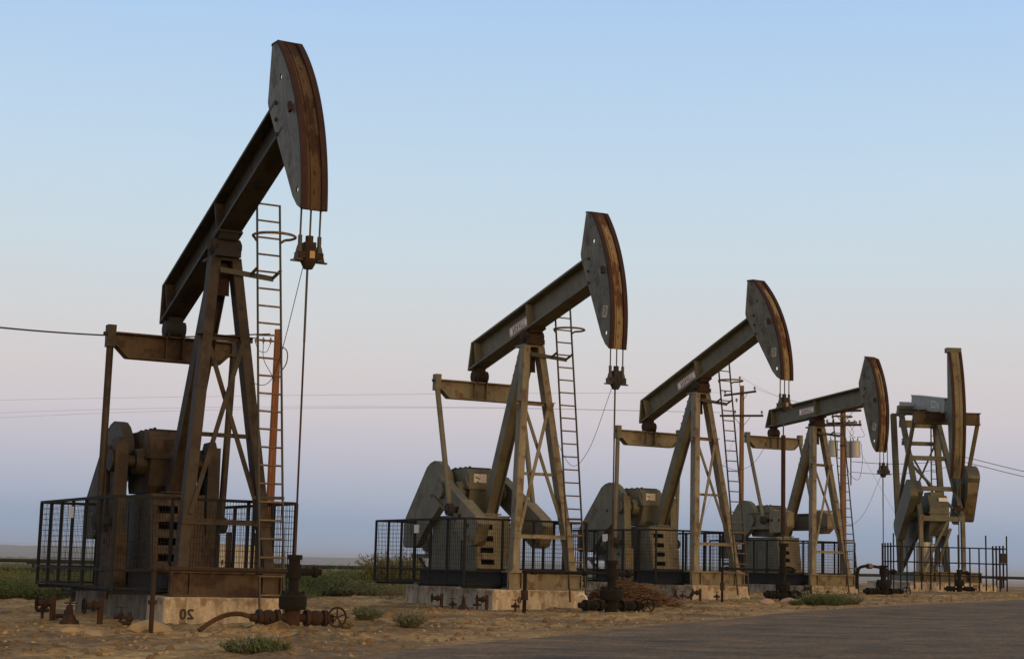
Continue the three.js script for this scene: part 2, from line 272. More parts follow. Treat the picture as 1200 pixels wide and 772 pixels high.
// ---------------------------------------------------------------- pumpjacks
const LIFT = 0.27;                                     // surveyed heights are from 0.27 m above the concrete; parts stand on the concrete
const A = Math.PI;
function place(p) { return [V(p.x, p.y + H0 - LIFT, p.z), p.yaw - A / 2]; }
function local(p, x, y, z) { return V(p.x + x * Math.sin(p.yaw) - z * Math.cos(p.yaw), p.y + H0 + y, p.z + x * Math.cos(p.yaw) + z * Math.sin(p.yaw)); }
function up(geos) { return [geos].flat(Infinity).map(g => g.translate(0, LIFT, 0)); }
const PUMPS = [
  { x: -4.9715, y: -0.3622, z: -28.1039, yaw: 0.4989, th: 0.3807, crank: -1.54, old: true, label: 'largest dark rusty pumpjack, beside the foundation numbered 20', cz: [1.06, -1.02] },
  { x: 0.481, y: -0.2744, z: -39.0789, yaw: 0.4710, th: 0.2218, crank: -0.46, label: 'olive pumpjack with crank arms sloping down and white stickers on its gearbox', cz: [1.40, -0.98] },
  { x: 5.7056, y: -0.1741, z: -49.682, yaw: 0.5203, th: 0.358, crank: -1.50, label: 'olive pumpjack with rust blotched gearbox, behind the heap of dead brush', cz: [0.99, -1.07] },
  { x: 11.169, y: -0.1805, z: -60.2493, yaw: 0.4184, th: 0.0648, crank: 0.0, label: 'smallest olive pumpjack with nearly level walking beam and level crank arms', cz: [1.03, -1.04] },
];
const R = 3.9, HP = 5.8;
function arcPts(a, b, r, n) {                          // arc from a to b bulging to +x
  const dx = b[0] - a[0], dy = b[1] - a[1], d = Math.hypot(dx, dy), h = Math.sqrt(r * r - d * d / 4), mx = (a[0] + b[0]) / 2, my = (a[1] + b[1]) / 2, nx = -dy / d, ny = dx / d, s = nx > 0 ? -1 : 1;
  const cx = mx + s * nx * h, cy = my + s * ny * h, t0 = Math.atan2(a[1] - cy, a[0] - cx), t1 = Math.atan2(b[1] - cy, b[0] - cx), out = [];
  for (let i = 0; i <= n; i++) { const t = t0 + (t1 - t0) * i / n; out.push([cx + Math.cos(t) * r, cy + Math.sin(t) * r]); } return out;
}
function shell(arc, off0, off1, z0, z1) {              // curved plate following an arc, thickness off0..off1 outwards
  const n = arc.length, o = arc.map((p, i) => { const a = arc[Math.max(0, i - 1)], b = arc[Math.min(n - 1, i + 1)], dx = b[0] - a[0], dy = b[1] - a[1], l = Math.hypot(dx, dy); const s = -dy / l > 0 ? 1 : -1; return [s * -dy / l, s * dx / l]; });
  return plate([...arc.map((p, i) => [p[0] + o[i][0] * off1, p[1] + o[i][1] * off1]), ...arc.map((p, i) => [p[0] + o[i][0] * off0, p[1] + o[i][1] * off0]).reverse()], z0, z1);
}
const ARC = arcPts([3.49, 1.53], [3.66, -1.71], R, 28);
const signMap = printed(1, 0.24, 'LUFKIN', '#24100f', '#f2e6e0', true, 0.80, (x, w, h) => { x.strokeStyle = '#6a2022'; x.lineWidth = 4; x.strokeRect(7, 7, w - 14, h - 14); });
const stickerMap = printed(0.3, 0.26, '', '#333', '#d9d0bd', false, 0.3, (x, w, h) => { x.fillStyle = '#5c5444'; x.beginPath(); x.moveTo(w * 0.1, h * 0.2); x.lineTo(w * 0.5, h * 0.38); x.lineTo(w * 0.42, h * 0.46); x.lineTo(w * 0.08, h * 0.3); x.fill(); x.beginPath(); x.arc(w * 0.3, h * 0.72, h * 0.12, 0, 7); x.fill(); x.fillStyle = '#e9e2d2'; x.fillRect(w * 0.6, 0, w * 0.4, h); x.fillStyle = '#8d8878'; for (let i = 0; i < 7; i++) x.fillRect(w * 0.66, h * (0.14 + i * 0.11), w * 0.26, h * 0.03); });
const markMap = printed(0.26, 0.3, '', '#000', null, false, 0.3, (x, w, h) => { const r = rng(5); x.fillStyle = '#a9a596'; for (let i = 0; i < 46; i++) { x.globalAlpha = 0.55 + 0.45 * r(); x.fillRect(w * (0.14 + 0.62 * r()), h * (0.1 + 0.74 * r()), w * (0.05 + 0.12 * r()), h * (0.03 + 0.07 * r())); } x.globalAlpha = 1; x.strokeStyle = '#b5b1a4'; x.lineWidth = 20; x.strokeRect(w * 0.2, h * 0.16, w * 0.56, h * 0.66); });

function pumpjack(p) {
  const [pos, turn] = place(p);
  const g = thing('pumpjack', p.label, 'pumpjack', pos, turn, 'pumpjacks standing in a row');
  const steel = p.old ? M.oldSteel : M.tan, body = p.old ? M.oldSteel : M.olive, beamM = p.old ? M.oldBeam : M.olive, face = p.old ? M.oldFace : M.faceTan, tanM = p.old ? M.oldTan : M.tan;
  const P = (n, ge, m, par = g) => part(n, par === g ? up(ge) : ge, m, par);
  // skid base
  for (const s of [-1, 1]) P('skid_rail', hbeam(V(-4.65, -0.07, s * 0.62), V(0.86, -0.07, s * 0.62), 0.18, 0.4, 0.03, V(0, 0, 1)), M.dark);
  const cross = P('front_crossbeam', [bxx(0.60, 1.0, 0.105, 0.14, -0.95, 0.95), bxx(0.60, 1.0, -0.27, -0.235, -0.95, 0.95), bxx(0.88, 0.91, -0.235, 0.105, -0.95, 0.95)], tanM);
  for (const z of [-0.93, -0.62, 0.62, 0.93]) part('stiffener', up(bxx(0.91, 0.985, -0.235, 0.105, z - 0.012, z + 0.012)), tanM, cross);
  for (const x of [-4.4, -2.4, -0.4]) P('skid_tie', bx(x, -0.09, 0, 0.16, 0.3, 1.06), M.dark);
  // Samson post: two front legs and one rear leg
  for (const s of [1, -1]) {
    P('front_leg', [hbeam(V(0.80, 0.14, s * 0.745), V(0.02, 5.38, s * 0.185), 0.15, 0.24, 0.022, V(0, 0, 1)), bar(V(0.80, 0.14, s * 0.665), V(0.02, 5.38, s * 0.105), 0.012, 0.236, V(0, 0, 1)), bar(V(0.80, 0.14, s * 0.825), V(0.02, 5.38, s * 0.265), 0.012, 0.236, V(0, 0, 1))], steel);
    P('foot_plate', bx(0.80, 0.155, s * 0.745, 0.34, 0.03, 0.26), steel);
  }
  P('rear_leg', [bar(V(-2.02, 1.49, 0), V(-0.20, 5.38, 0), 0.30, 0.026, V(0, 0, 1)), bar(V(-2.02, 1.49, 0.145), V(-0.20, 5.38, 0.145), 0.022, 0.27, V(0, 0, 1)), bar(V(-2.02, 1.49, -0.145), V(-0.20, 5.38, -0.145), 0.022, 0.27, V(0, 0, 1))], body);
  P('rear_foot_plate', bx(-2.05, 1.488, 0, 0.46, 0.035, 0.46), body);
  P('top_plate', bxx(-0.34, 0.13, 5.385, 5.44, -0.27, 0.27), steel);
  P('gusset_plate', plate([[-0.30, 5.38], [-0.10, 5.38], [-0.06, 4.80], [-0.40, 4.86]], -0.14, 0.14), M.rustAndShade);  // shade between the leg tops put into the plate colour
  P('cross_bar', [bar(V(0.24, 4.03, 0.50), V(0.24, 4.03, -0.50), 0.09, 0.012, V(0, 1, 0)), bar(V(0.29, 4.07, 0.50), V(0.29, 4.07, -0.50), 0.012, 0.1, V(0, 1, 0))], steel);
  P('cross_bar', bar(V(0.42, 2.38, 0.46), V(0.42, 2.38, -0.46), 0.07, 0.05, V(0, 1, 0)), steel);
  P('cross_bar', [bar(V(0.83, 0.93, 0.76), V(0.83, 0.93, -0.76), 0.085, 0.012, V(0, 1, 0)), bar(V(0.80, 0.97, 0.76), V(0.80, 0.97, -0.76), 0.012, 0.09, V(0, 1, 0))], steel);
  P('diagonal_brace', bar(V(0.37, 4.0, -0.30), V(0.80, 1.05, 0.62), 0.075, 0.03, V(0, 0, 1)), steel);
  P('diagonal_brace', bar(V(0.24, 4.0, 0.30), V(0.66, 1.05, -0.62), 0.075, 0.03, V(0, 0, 1)), body);
  const sb = P('saddle_bearing', [bxx(-0.24, 0.24, 5.44, 5.56, -0.22, 0.22), cyl(V(0, 5.64, -0.25), V(0, 5.64, 0.25), 0.145, 0.145, 18), bxx(-0.2, 0.2, 5.56, 5.66, -0.18, 0.18)], p.old ? M.dark : M.rustAndShade);
  for (const s of [1, -1]) part('bearing_cap', up(cyl(V(0, 5.64, s * 0.25), V(0, 5.64, s * 0.28), 0.10, 0.10, 14)), M.rustAndShade, sb);
  for (let k = 0; k < 6; k++) P('step_lug', bx(-0.30 - 0.10 * k - 0.17, 5.2 - 0.215 * k, 0.1, 0.09, 0.05, 0.05), body);
  // walking beam, in its own tilted frame
  const tilt = (o) => { o.position.set(0, HP + LIFT, 0); o.rotation.z = p.th; return o; };
  const rear = n => -3.12 + (n + 0.01) / 0.65 * 0.31;
  const wb = tilt(part('walking_beam', [plate([[rear(-0.01), -0.01], [3.3, -0.01], [3.3, 0.035], [rear(0.035), 0.035]], -0.205, 0.205), plate([[rear(0.595), 0.595], [3.16, 0.595], [3.16, 0.64], [rear(0.64), 0.64]], -0.205, 0.205), plate([[rear(0.035), 0.035], [3.25, 0.035], [3.2, 0.595], [rear(0.595), 0.595]], -0.016, 0.016)], beamM, g));
  part('end_plate', plate([[rear(-0.01) - 0.03, -0.012], [rear(-0.01), -0.012], [rear(0.64), 0.642], [rear(0.64) - 0.03, 0.642]], -0.207, 0.207), beamM, wb);
  part('saddle_plate', [bxx(-0.28, 0.28, -0.055, -0.012, -0.22, 0.22), plate([[-0.24, -0.055], [0.24, -0.055], [0.16, -0.12], [-0.16, -0.12]], -0.17, 0.17)], p.old ? M.dark : M.rustAndShade, wb);
  for (const [x, s] of [[0.12, 1], [0.12, -1], [-2.72, 1], [-2.72, -1]]) part('stiffener', bxx(x - 0.012, x + 0.012, 0.035, 0.595, s > 0 ? 0.016 : -0.19, s > 0 ? 0.19 : -0.016), beamM, wb);
  if (!p.old) printPlate('name_plate', 0.94, 0.22, 0.008, signMap, wb, V(-0.62, 0.30, 0.0225));
  // horsehead
  const hd = tilt(part('horsehead', [shell(ARC, -0.03, 0, -0.17, 0.17)], face, g));
  const side = [[3.266, 1.618], ...ARC, [3.52, -1.56], [3.40, -1.32], [2.866, 0.70], [2.866, 0.80]];
  for (const s of [1, -1]) part('side_plate', plate(side, s > 0 ? 0.172 : -0.198, s > 0 ? 0.198 : -0.172, [[3.47, 0.87, 0.05], [3.60, -1.33, 0.05]]), M.headGrey, hd);
  for (const s of [1, -1]) part('face_rim', shell(ARC, 0.003, 0.05, s > 0 ? 0.115 : -0.212, s > 0 ? 0.212 : -0.115), M.lip, hd);
  part('face_strip', shell(ARC, 0.003, 0.02, -0.055, 0.055), face, hd);
  part('top_plate', plate([[3.24, 1.64], [3.27, 1.67], [3.53, 1.555], [3.50, 1.525]], -0.2, 0.2), M.lip, hd);
  part('hinge_lug', [bx(2.84, 0.72, 0.10, 0.10, 0.18, 0.08), bx(2.84, 0.72, -0.10, 0.10, 0.18, 0.08)], beamM, hd);
  for (const s of [1, -1]) part('latch_bracket', [bx(3.79, 0.06, s * 0.245, 0.08, 0.16, 0.045), bx(3.70, 0.06, s * 0.19, 0.14, 0.05, 0.02)], M.lip, hd);
  for (const [x, y] of [[3.13, 0.28], [3.10, 0.02], [3.2, 0.55]]) part('bolt', cyl(V(x, y, 0.198), V(x, y, 0.222), 0.035, 0.035, 8), M.dark, hd);
  if (!p.old) printPlate('worn_mark', 0.30, 0.34, 0, markMap, hd, V(3.66, -0.86, 0.2015), 0, -0.35, true);
  // bridle and carrier bar
  const yc = 4.93 + R * (p.th - 0.3807);
  for (const z of [0.155, 0, -0.155]) {
    const top = HP - 0.1, pts = [V(R + 0.045, yc + 0.22, z), V(R + 0.045, (yc + top) / 2, z), V(R + 0.045, top, z)];
    for (let k = 1; k < 6; k++) { const a = k * 0.07; pts.push(V((R + 0.045) * Math.cos(a) - 0.004, top + (R + 0.045) * Math.sin(a), z)); }
    P('wire_rope', tube(pts, 0.016, 30, 6), M.rope);
  }
  const dk = p.old ? M.rustAndShade : M.dark;
  const cb = P('carrier_bar', [bxx(R - 0.06, R + 0.13, yc - 0.10, yc + 0.0, -0.20, 0.20), cyl(V(R + 0.02, yc - 0.24, 0), V(R + 0.02, yc - 0.14, 0), 0.07, 0.12, 14), cyl(V(R + 0.02, yc - 0.14, 0), V(R + 0.02, yc + 0.06, 0), 0.125, 0.11, 14)], dk);
  for (const s of [1, -1]) part('rope_socket', up([cyl(V(R + 0.045, yc - 0.13, s * 0.165), V(R + 0.045, yc + 0.10, s * 0.155), 0.085, 0.04, 10), cyl(V(R + 0.045, yc + 0.10, s * 0.155), V(R + 0.045, yc + 0.26, s * 0.155), 0.034, 0.034, 8), bx(R + 0.045, yc - 0.135, s * 0.21, 0.05, 0.025, 0.16)]), M.rope, cb);
  part('rod_clamp', up([bxx(R - 0.05, R + 0.11, yc + 0.06, yc + 0.16, -0.085, 0.085), cyl(V(R + 0.03, yc + 0.16, 0), V(R + 0.03, yc + 0.26, 0), 0.06, 0.06, 10)]), dk, cb);
  part('load_cell', up(bx(R + 0.14, yc - 0.04, -0.01, 0.03, 0.11, 0.08)), p.sleeve || p.old ? M.brass : M.dark, cb);
  P('polished_rod', [cyl(V(R, yc - 1.35, 0), V(R, yc - 0.15, 0), 0.019, 0.019, 8)], M.rope);
  P('polished_rod', [cyl(V(R, 0.40, 0), V(R, yc - 1.35, 0), 0.016, 0.016, 8)], M.rustPipe);
  if (p.sleeve) P('rod_sleeve', cyl(V(R, 1.25, 0), V(R, 3.95, 0), 0.062, 0.062, 12), M.lip);
  P('sensor_cable', tube([V(R, yc - 0.16, 0.06), V(2.6, yc - 1.5, -0.1), V(1.4, yc - 1.75, -0.35), V(0.42, 3.3, -0.42)], 0.006, 40, 5), M.wire);
  // tail bearing and equalizer
  const ex = -2.8537 * Math.cos(p.th), ey = HP - 2.8537 * Math.sin(p.th), eq = ey - 0.40;
  const tb = P('tail_bearing', [cyl(V(ex, eq + 0.16, -0.19), V(ex, eq + 0.16, 0.19), 0.15, 0.15, 18), bxx(ex - 0.11, ex + 0.11, eq + 0.14, ey - 0.02, -0.11, 0.11)], p.old ? M.dark : M.rustAndShade);
  part('bearing_strap', up([bxx(ex - 0.17, ex + 0.17, eq - 0.01, eq + 0.1, -0.15, -0.12), bxx(ex - 0.17, ex + 0.17, eq - 0.01, eq + 0.1, 0.12, 0.15)]), M.rustAndShade, tb);
  const web = plate([[-1.08, eq - 0.01], [-1.08, eq - 0.21], [-0.86, eq - 0.43], [0.86, eq - 0.43], [1.08, eq - 0.21], [1.08, eq - 0.01]], -0.015, 0.015); web.rotateY(A / 2); web.translate(ex, 0, 0);
  const eb = P('equalizer_beam', [bx(ex, eq - 0.0, 0, 0.26, 0.03, 2.16), bx(ex, eq - 0.43, 0, 0.26, 0.03, 1.72), web, bar(V(ex, eq - 0.43, 0.86), V(ex, eq - 0.22, 1.08), 0.26, 0.03, V(1, 0, 0)), bar(V(ex, eq - 0.43, -0.86), V(ex, eq - 0.22, -1.08), 0.26, 0.03, V(1, 0, 0))], tanM);
  for (const z of [0.16, -0.16, 0.5, -0.5]) if (Math.abs(z) < 0.3 || p.old === undefined && false) part('stiffener', up(bx(ex + 0.07, eq - 0.215, z, 0.11, 0.40, 0.02)), tanM, eb);
  // cranks, counterweights, pitman arms
  const sx = -2.85, sy = 2.05, cr = 1.1, ca = Math.cos(p.crank), sa = Math.sin(p.crank), px = sx + cr * ca, py = sy + cr * sa;
  P('crankshaft', cyl(V(sx, sy, -0.78), V(sx, sy, 0.78), 0.11, 0.11, 14), body);
  for (const s of [1, -1]) {
    const zc = s * 0.865, arm = part('crank_arm', [plate([[-0.42, -0.20], [-0.30, -0.29], [2.05, -0.30], [2.30, -0.22], [2.30, 0.22], [2.05, 0.30], [-0.30, 0.29], [-0.42, 0.20]], -0.05, 0.05), bxx(-0.3, 2.06, 0.27, 0.315, -0.115, 0.115), bxx(-0.3, 2.06, -0.315, -0.27, -0.115, 0.115), cyl(V(0, 0, -0.14), V(0, 0, 0.14), 0.2, 0.2, 16)], body, g);
    arm.position.set(sx, sy + LIFT, zc); arm.rotation.z = p.crank;
    part('counterweight', plate([[1.30, -0.44], [2.18, -0.44], [2.46, -0.26], [2.46, 0.26], [2.18, 0.36], [1.30, 0.36]], -0.15, 0.15), p.old ? M.oldTan : M.tan, arm);
    for (const x of [1.45, 1.95]) part('weight_bolt', [cyl(V(x, 0, s * 0.15), V(x, 0, s * 0.18), 0.05, 0.05, 8)], M.dark, arm);
    const pt = P('pitman_arm', [cyl(V(px, py + 0.02, s * 1.14), V(ex, eq - 0.10, s * 1.17), 0.066, 0.066, 12), bxx(ex - 0.10, ex + 0.10, eq - 0.26, eq + 0.14, s * 1.17 - 0.075, s * 1.17 + 0.075)], body);
    part('wrist_pin', up([cyl(V(px, py, s * 0.9), V(px, py, s * 1.26), 0.075, 0.075, 12), cyl(V(px, py, s * 1.08), V(px, py, s * 1.22), 0.15, 0.15, 16)]), M.dark, pt);
    part('hanger_pin', up(cyl(V(ex, eq - 0.02, s * 1.05), V(ex, eq - 0.02, s * 1.30), 0.035, 0.035, 8)), M.dark, pt);
  }
  // gear reducer on its pedestal
  const gb = P('gearbox', [plate([[-3.72, 1.49], [-2.60, 1.49], [-2.50, 1.62], [-2.38, 2.10], [-3.88, 2.10], [-3.80, 1.62]], -0.37, 0.37), bxx(-3.92, -2.34, 2.10, 2.15, -0.44, 0.44)], body);
  part('gearbox_cover', up([plate([[-3.86, 2.152], [-2.40, 2.152], [-2.44, 2.46], [-2.62, 2.62], [-3.64, 2.62], [-3.82, 2.46]], -0.385, 0.385)]), p.old ? M.oldTan : body, gb);
  part('cover_lid', up([bx(-3.1, 2.635, 0, 0.95, 0.03, 0.62), ...[-3.5, -3.2, -2.9, -2.65].map(x => cyl(V(x, 2.65, 0.26), V(x, 2.675, 0.26), 0.03, 0.03, 6))]), M.rustAndShade, gb);
  for (const s of [1, -1]) part('bearing_housing', up([cyl(V(sx, sy, s * 0.37), V(sx, sy, s * 0.56), 0.26, 0.22, 16)]), body, gb);
  for (const s of [1, -1]) part('lift_rib', up(bar(V(-2.42, 2.16, s * 0.40), V(-2.72, 2.6, s * 0.36), 0.05, 0.05)), p.old ? M.oldTan : M.tan, gb);
  if (!p.old) { const st = printPlate('warning_sticker', 0.34, 0.30, 0.006, stickerMap, gb, V(-2.418, 2.33 + LIFT, 0.08), A / 2); st.rotation.set(0, A / 2, 0); }
  const pedM = p.old ? M.oldBeam : M.olive;
  const pd = P('gearbox_pedestal', [bxx(-4.25, -1.86, 1.42, 1.455, -0.5, 0.5), bxx(-4.24, -4.21, -0.27, 1.42, -0.48, 0.48)], pedM);
  for (const s of [1, -1]) part('side_panel', up(plate([[-4.25, -0.26], [-1.60, -0.26], [-1.88, 1.42], [-4.25, 1.42]], s > 0 ? 0.455 : -0.49, s > 0 ? 0.49 : -0.455)), pedM, pd);
  for (const s of [1, -1]) for (const x of [-3.2, -2.5]) part('panel_seam', up(bx(x, 0.55, s * 0.496, 0.03, 1.6, 0.012)), M.dark, pd);
  const slots = [1.18, 0.90, 0.62, 0.34].map(y => [[-0.36, y - 0.07], [0.0, y - 0.07], [0.0, y + 0.06], [-0.36, y + 0.06]]);
  const fp = plate([[-0.452, 0.18], [0.452, 0.18], [0.452, 1.42], [-0.452, 1.42]], -0.015, 0.015, slots);
  fp.rotateY(A / 2); fp.applyMatrix4(new THREE.Matrix4().makeShear(0, 0, -0.1667, 0, 0, 0)); fp.translate(-1.64, 0, 0);
  part('slotted_panel', up(fp), p.old ? M.oldTan : M.tan, pd);
  part('pedestal_sill', up(bxx(-1.78, -1.50, 0.14, 0.18, -0.47, 0.47)), M.rustAndShade, pd);
  // belt guard, motor
  const bgp = [[-4.30, 2.68], [-4.10, 2.78], [-3.85, 2.83], [-3.60, 2.80], [-3.38, 2.70], [-3.15, 2.50], [-3.02, 2.2], [-3.3, 1.78], [-4.2, 1.22], [-4.75, 0.75], [-4.95, 0.66], [-5.55, 0.66], [-5.66, 0.78], [-5.64, 1.2], [-5.55, 1.42]];
  const bg = P('belt_guard', plate(bgp, 0.50, 0.68, [[-3.95, 1.95, 0.05]]), M.olive === body ? M.olive : M.oldBeam);
  part('guard_rim', up(bgp.map((q, i) => { const b = bgp[(i + 1) % bgp.length]; return bar(V(q[0], q[1], 0.59), V(b[0], b[1], 0.59), 0.19, 0.02, V(0, 0, 1)); })), body, bg);
  const mo = P('motor', [cyl(V(-5.15, 0.78, -0.55), V(-5.15, 0.78, 0.30), 0.21, 0.21, 16), bxx(-5.32, -4.98, 0.50, 0.62, -0.45, 0.2)], M.motor);
  for (let k = 0; k < 7; k++) part('cooling_fin', up(cyl(V(-5.15, 0.78, -0.5 + k * 0.1), V(-5.15, 0.78, -0.48 + k * 0.1), 0.235, 0.235, 16)), M.motor, mo);
  part('junction_box', up(bx(-4.84, 0.86, 0.05, 0.2, 0.24, 0.22)), M.white, mo);
  P('motor_rail', [bxx(-5.7, -4.3, 0.40, 0.50, 0.30, 0.42), bxx(-5.7, -4.3, 0.40, 0.50, -0.5, -0.38)], body);
  for (const s of [0.36, -0.44]) { P('rail_strut', bar(V(-5.35, 0.41, s), V(-4.45, -0.24, s), 0.09, 0.09), body); P('rail_post', bar(V(-4.42, 0.40, s), V(-4.42, -0.26, s), 0.09, 0.09), body); }
  // ladder with its hoop
  const lx = y => 1.153 - 0.152 * (y - 0.5), lz = -0.662;
  const ld = new THREE.Group(); ld.name = 'ladder'; g.add(ld);
  const y0 = p.old ? -0.55 : -0.52, y1 = 6.43;
  for (const s of [1, -1]) part('rail', up(bar(V(lx(y0), y0, lz + s * 0.208), V(lx(y1), y1, lz + s * 0.208), 0.022, 0.05, V(0, 0, 1))), M.ladder, ld);
  for (let y = 6.42; y > y0; y -= 0.302) part('rung', up(cyl(V(lx(y), y, lz - 0.2), V(lx(y), y, lz + 0.2), 0.017, 0.017, 6)), M.rung, ld);
  { const hy = 5.80, hx = lx(hy), pts = [V(hx, hy - 0.05, lz - 0.215)]; for (let k = 0; k <= 16; k++) { const a = -0.72 * A + 1.44 * A * k / 16; pts.push(V(hx + 0.27 + 0.36 * Math.cos(a), hy, lz + 0.36 * Math.sin(a))); } pts.push(V(hx, hy - 0.05, lz + 0.215)); part('safety_hoop', up(tube(pts, 0.024, 48, 6)), M.rung, ld); }
  P('ladder_bracket', [bar(V(0.24, 5.20, 0.14), V(0.24, 5.13, -0.82), 0.02, 0.09, V(1, 0, 0)), bar(V(0.25, 5.16, -0.40), V(lx(5.26), 5.26, -0.45), 0.04, 0.04), bar(V(0.25, 5.14, -0.80), V(lx(5.26), 5.26, -0.88), 0.04, 0.04)], M.ladder);
  P('ladder_bracket', bar(V(0.62, 1.36, -0.5), V(lx(1.36) - 0.03, 1.36, -0.90), 0.06, 0.05), M.ladder);
  return g;
}
PUMPS[2].sleeve = true;
PUMPS.forEach(pumpjack);

// ---------------------------------------------------------------- foundations and guard fences
const ORD = ['the dark rusty pumpjack', 'the pumpjack with white gearbox stickers', 'the rust blotched pumpjack', 'the level beamed pumpjack'];
function rough(g, amp, seed) { const q = g.attributes.position; for (let i = 0; i < q.count; i++) { const x = q.getX(i), y = q.getY(i), z = q.getZ(i); q.setXYZ(i, x + amp * (fbm(y * 9 + 3, z * 9 + x, seed, 3) - 0.5), y + amp * (fbm(x * 9 + z, z * 9 + 5, seed + 1, 3) - 0.5), z + amp * (fbm(x * 9 + 1, y * 9, seed + 2, 3) - 0.5)); } g.computeVertexNormals(); return g; }
function block(x0, x1, y0, y1, z0, z1, seed) { const g = new RoundedBoxGeometry(x1 - x0, y1 - y0, z1 - z0, 4, 0.035); g.translate((x0 + x1) / 2, (y0 + y1) / 2, (z0 + z1) / 2); return rough(g, 0.035, seed); }
PUMPS.forEach((p, i) => {
  const f = thing('concrete_foundation', ['concrete foundation painted with the number 20', 'long concrete foundation under the pumpjack with white gearbox stickers', 'concrete foundation behind the heap of dead brush', 'concrete foundation under the level beamed pumpjack, behind green weeds'][i], 'foundation', local(p, 0, -0.27, 0), p.yaw - A / 2, 'pumpjack foundations');
  part('front_block', block(0.12, 1.09, -0.75, 0, p.cz[1], p.cz[0], 300 + i), M.concrete, f);
  part('base_slab', block(-4.75, 0.10, -0.75, -0.004, -0.98, 0.98, 340 + i), i ? M.concreteGrey : M.concreteOily, f);
  if (i === 0) printPlate('painted_number', 0.30, 0.26, 0, printed(0.30, 0.26, '20', '#1d150c', null, true, 0.86), f, V(1.112, -0.265, 0.69), A / 2, 0, true);
  if (i === 1) printPlate('painted_number', 0.16, 0.22, 0, printed(0.16, 0.22, '0', '#1d150c', null, true, 0.8), f, V(1.112, -0.22, 0.73), A / 2, 0, true);
});
function mesh2D(x0, x1, y0, y1, sx, sy, r) {            // welded wire in the x,y plane
  const l = []; for (let x = x0 + sx / 2; x < x1; x += sx) l.push(bx(x, (y0 + y1) / 2, 0, r, y1 - y0, r)); for (let y = y0 + sy / 2; y < y1; y += sy) l.push(bx((x0 + x1) / 2, y, r, x1 - x0, r, r)); return l;
}
function guardFence(p, label, o) {
  const f = thing('guard_fence', label, 'fence', local(p, 0, -0.27, 0), p.yaw - A / 2, 'fences around the cranks');
  const { xr, xf, zn, zf, top } = o, b = 0.10, mid = 0.27 + 0.12, t = top + 0.27, s = 0.024;
  const run = (a, c, stops, wx) => {
    const dir = c.clone().sub(a), L = dir.length(), ang = Math.atan2(-dir.z, dir.x);
    for (const y of [t, mid, b]) part('rail', bar(V(a.x, y, a.z), V(c.x, y, c.z), y === t ? 0.05 : 0.04, y === t ? 0.05 : 0.04), M.rail, f);
    for (const k of stops) { const q = a.clone().lerp(c, k); part('post', bx(q.x, (b + t) / 2 - 0.02, q.z, 0.05, t - b + 0.04, 0.05), M.rail, f); }
    const w = mesh2D(0, L, b, t, wx, 0.1, 0.006).map(q => q.rotateY(ang).translate(a.x, 0, a.z)); const wm = part('wire_mesh', w, M.rail, f); wm.userData.kind = 'stuff';
  };
  run(V(xr, 0, zn), V(xf, 0, zn), [0, 0.155, 0.31, 0.465, 0.64, 0.82, 1], 0.1);
  run(V(xf, 0, zn - 0.05), V(xf, 0, zf), [0.29, 0.55, 0.72, 0.86, 1], 0.05);
  run(V(xf - 0.05, 0, zf), V(xr, 0, zf), [0.2, 0.4, 0.6, 0.8, 1], 0.1);
  run(V(xr, 0, zf + 0.05), V(xr, 0, zn - 0.05), [0.33, 0.66], 0.1);
  for (const x of [xr + 0.1, -2.2, xf - 0.1]) for (const z of [zn, zf]) part('support_arm', bar(V(x, 0.03, z), V(x, 0.03, Math.sign(z) * 0.72), 0.05, 0.06), M.rail, f);
  part('warning_tag', bx(-2.35, t - 0.22, zn + 0.035, 0.28, 0.2, 0.006), M.white, f);
}
guardFence(PUMPS[0], 'black wire mesh fence around the cranks of the dark rusty pumpjack', { xr: -4.75, xf: 0.36, zn: 1.72, zf: -1.38, top: 1.3 });
guardFence(PUMPS[1], 'black wire mesh fence around the pumpjack with white gearbox stickers', { xr: -4.95, xf: 0.30, zn: 1.75, zf: -1.42, top: 1.3 });
guardFence(PUMPS[2], 'black wire mesh fence around the rust blotched pumpjack behind the brush heap', { xr: -4.5, xf: 0.30, zn: 1.75, zf: -1.42, top: 1.3 });
guardFence(PUMPS[3], 'black wire mesh fence around the smallest pumpjack with level beam', { xr: -4.5, xf: 0.30, zn: 1.75, zf: -1.42, top: 1.3 });

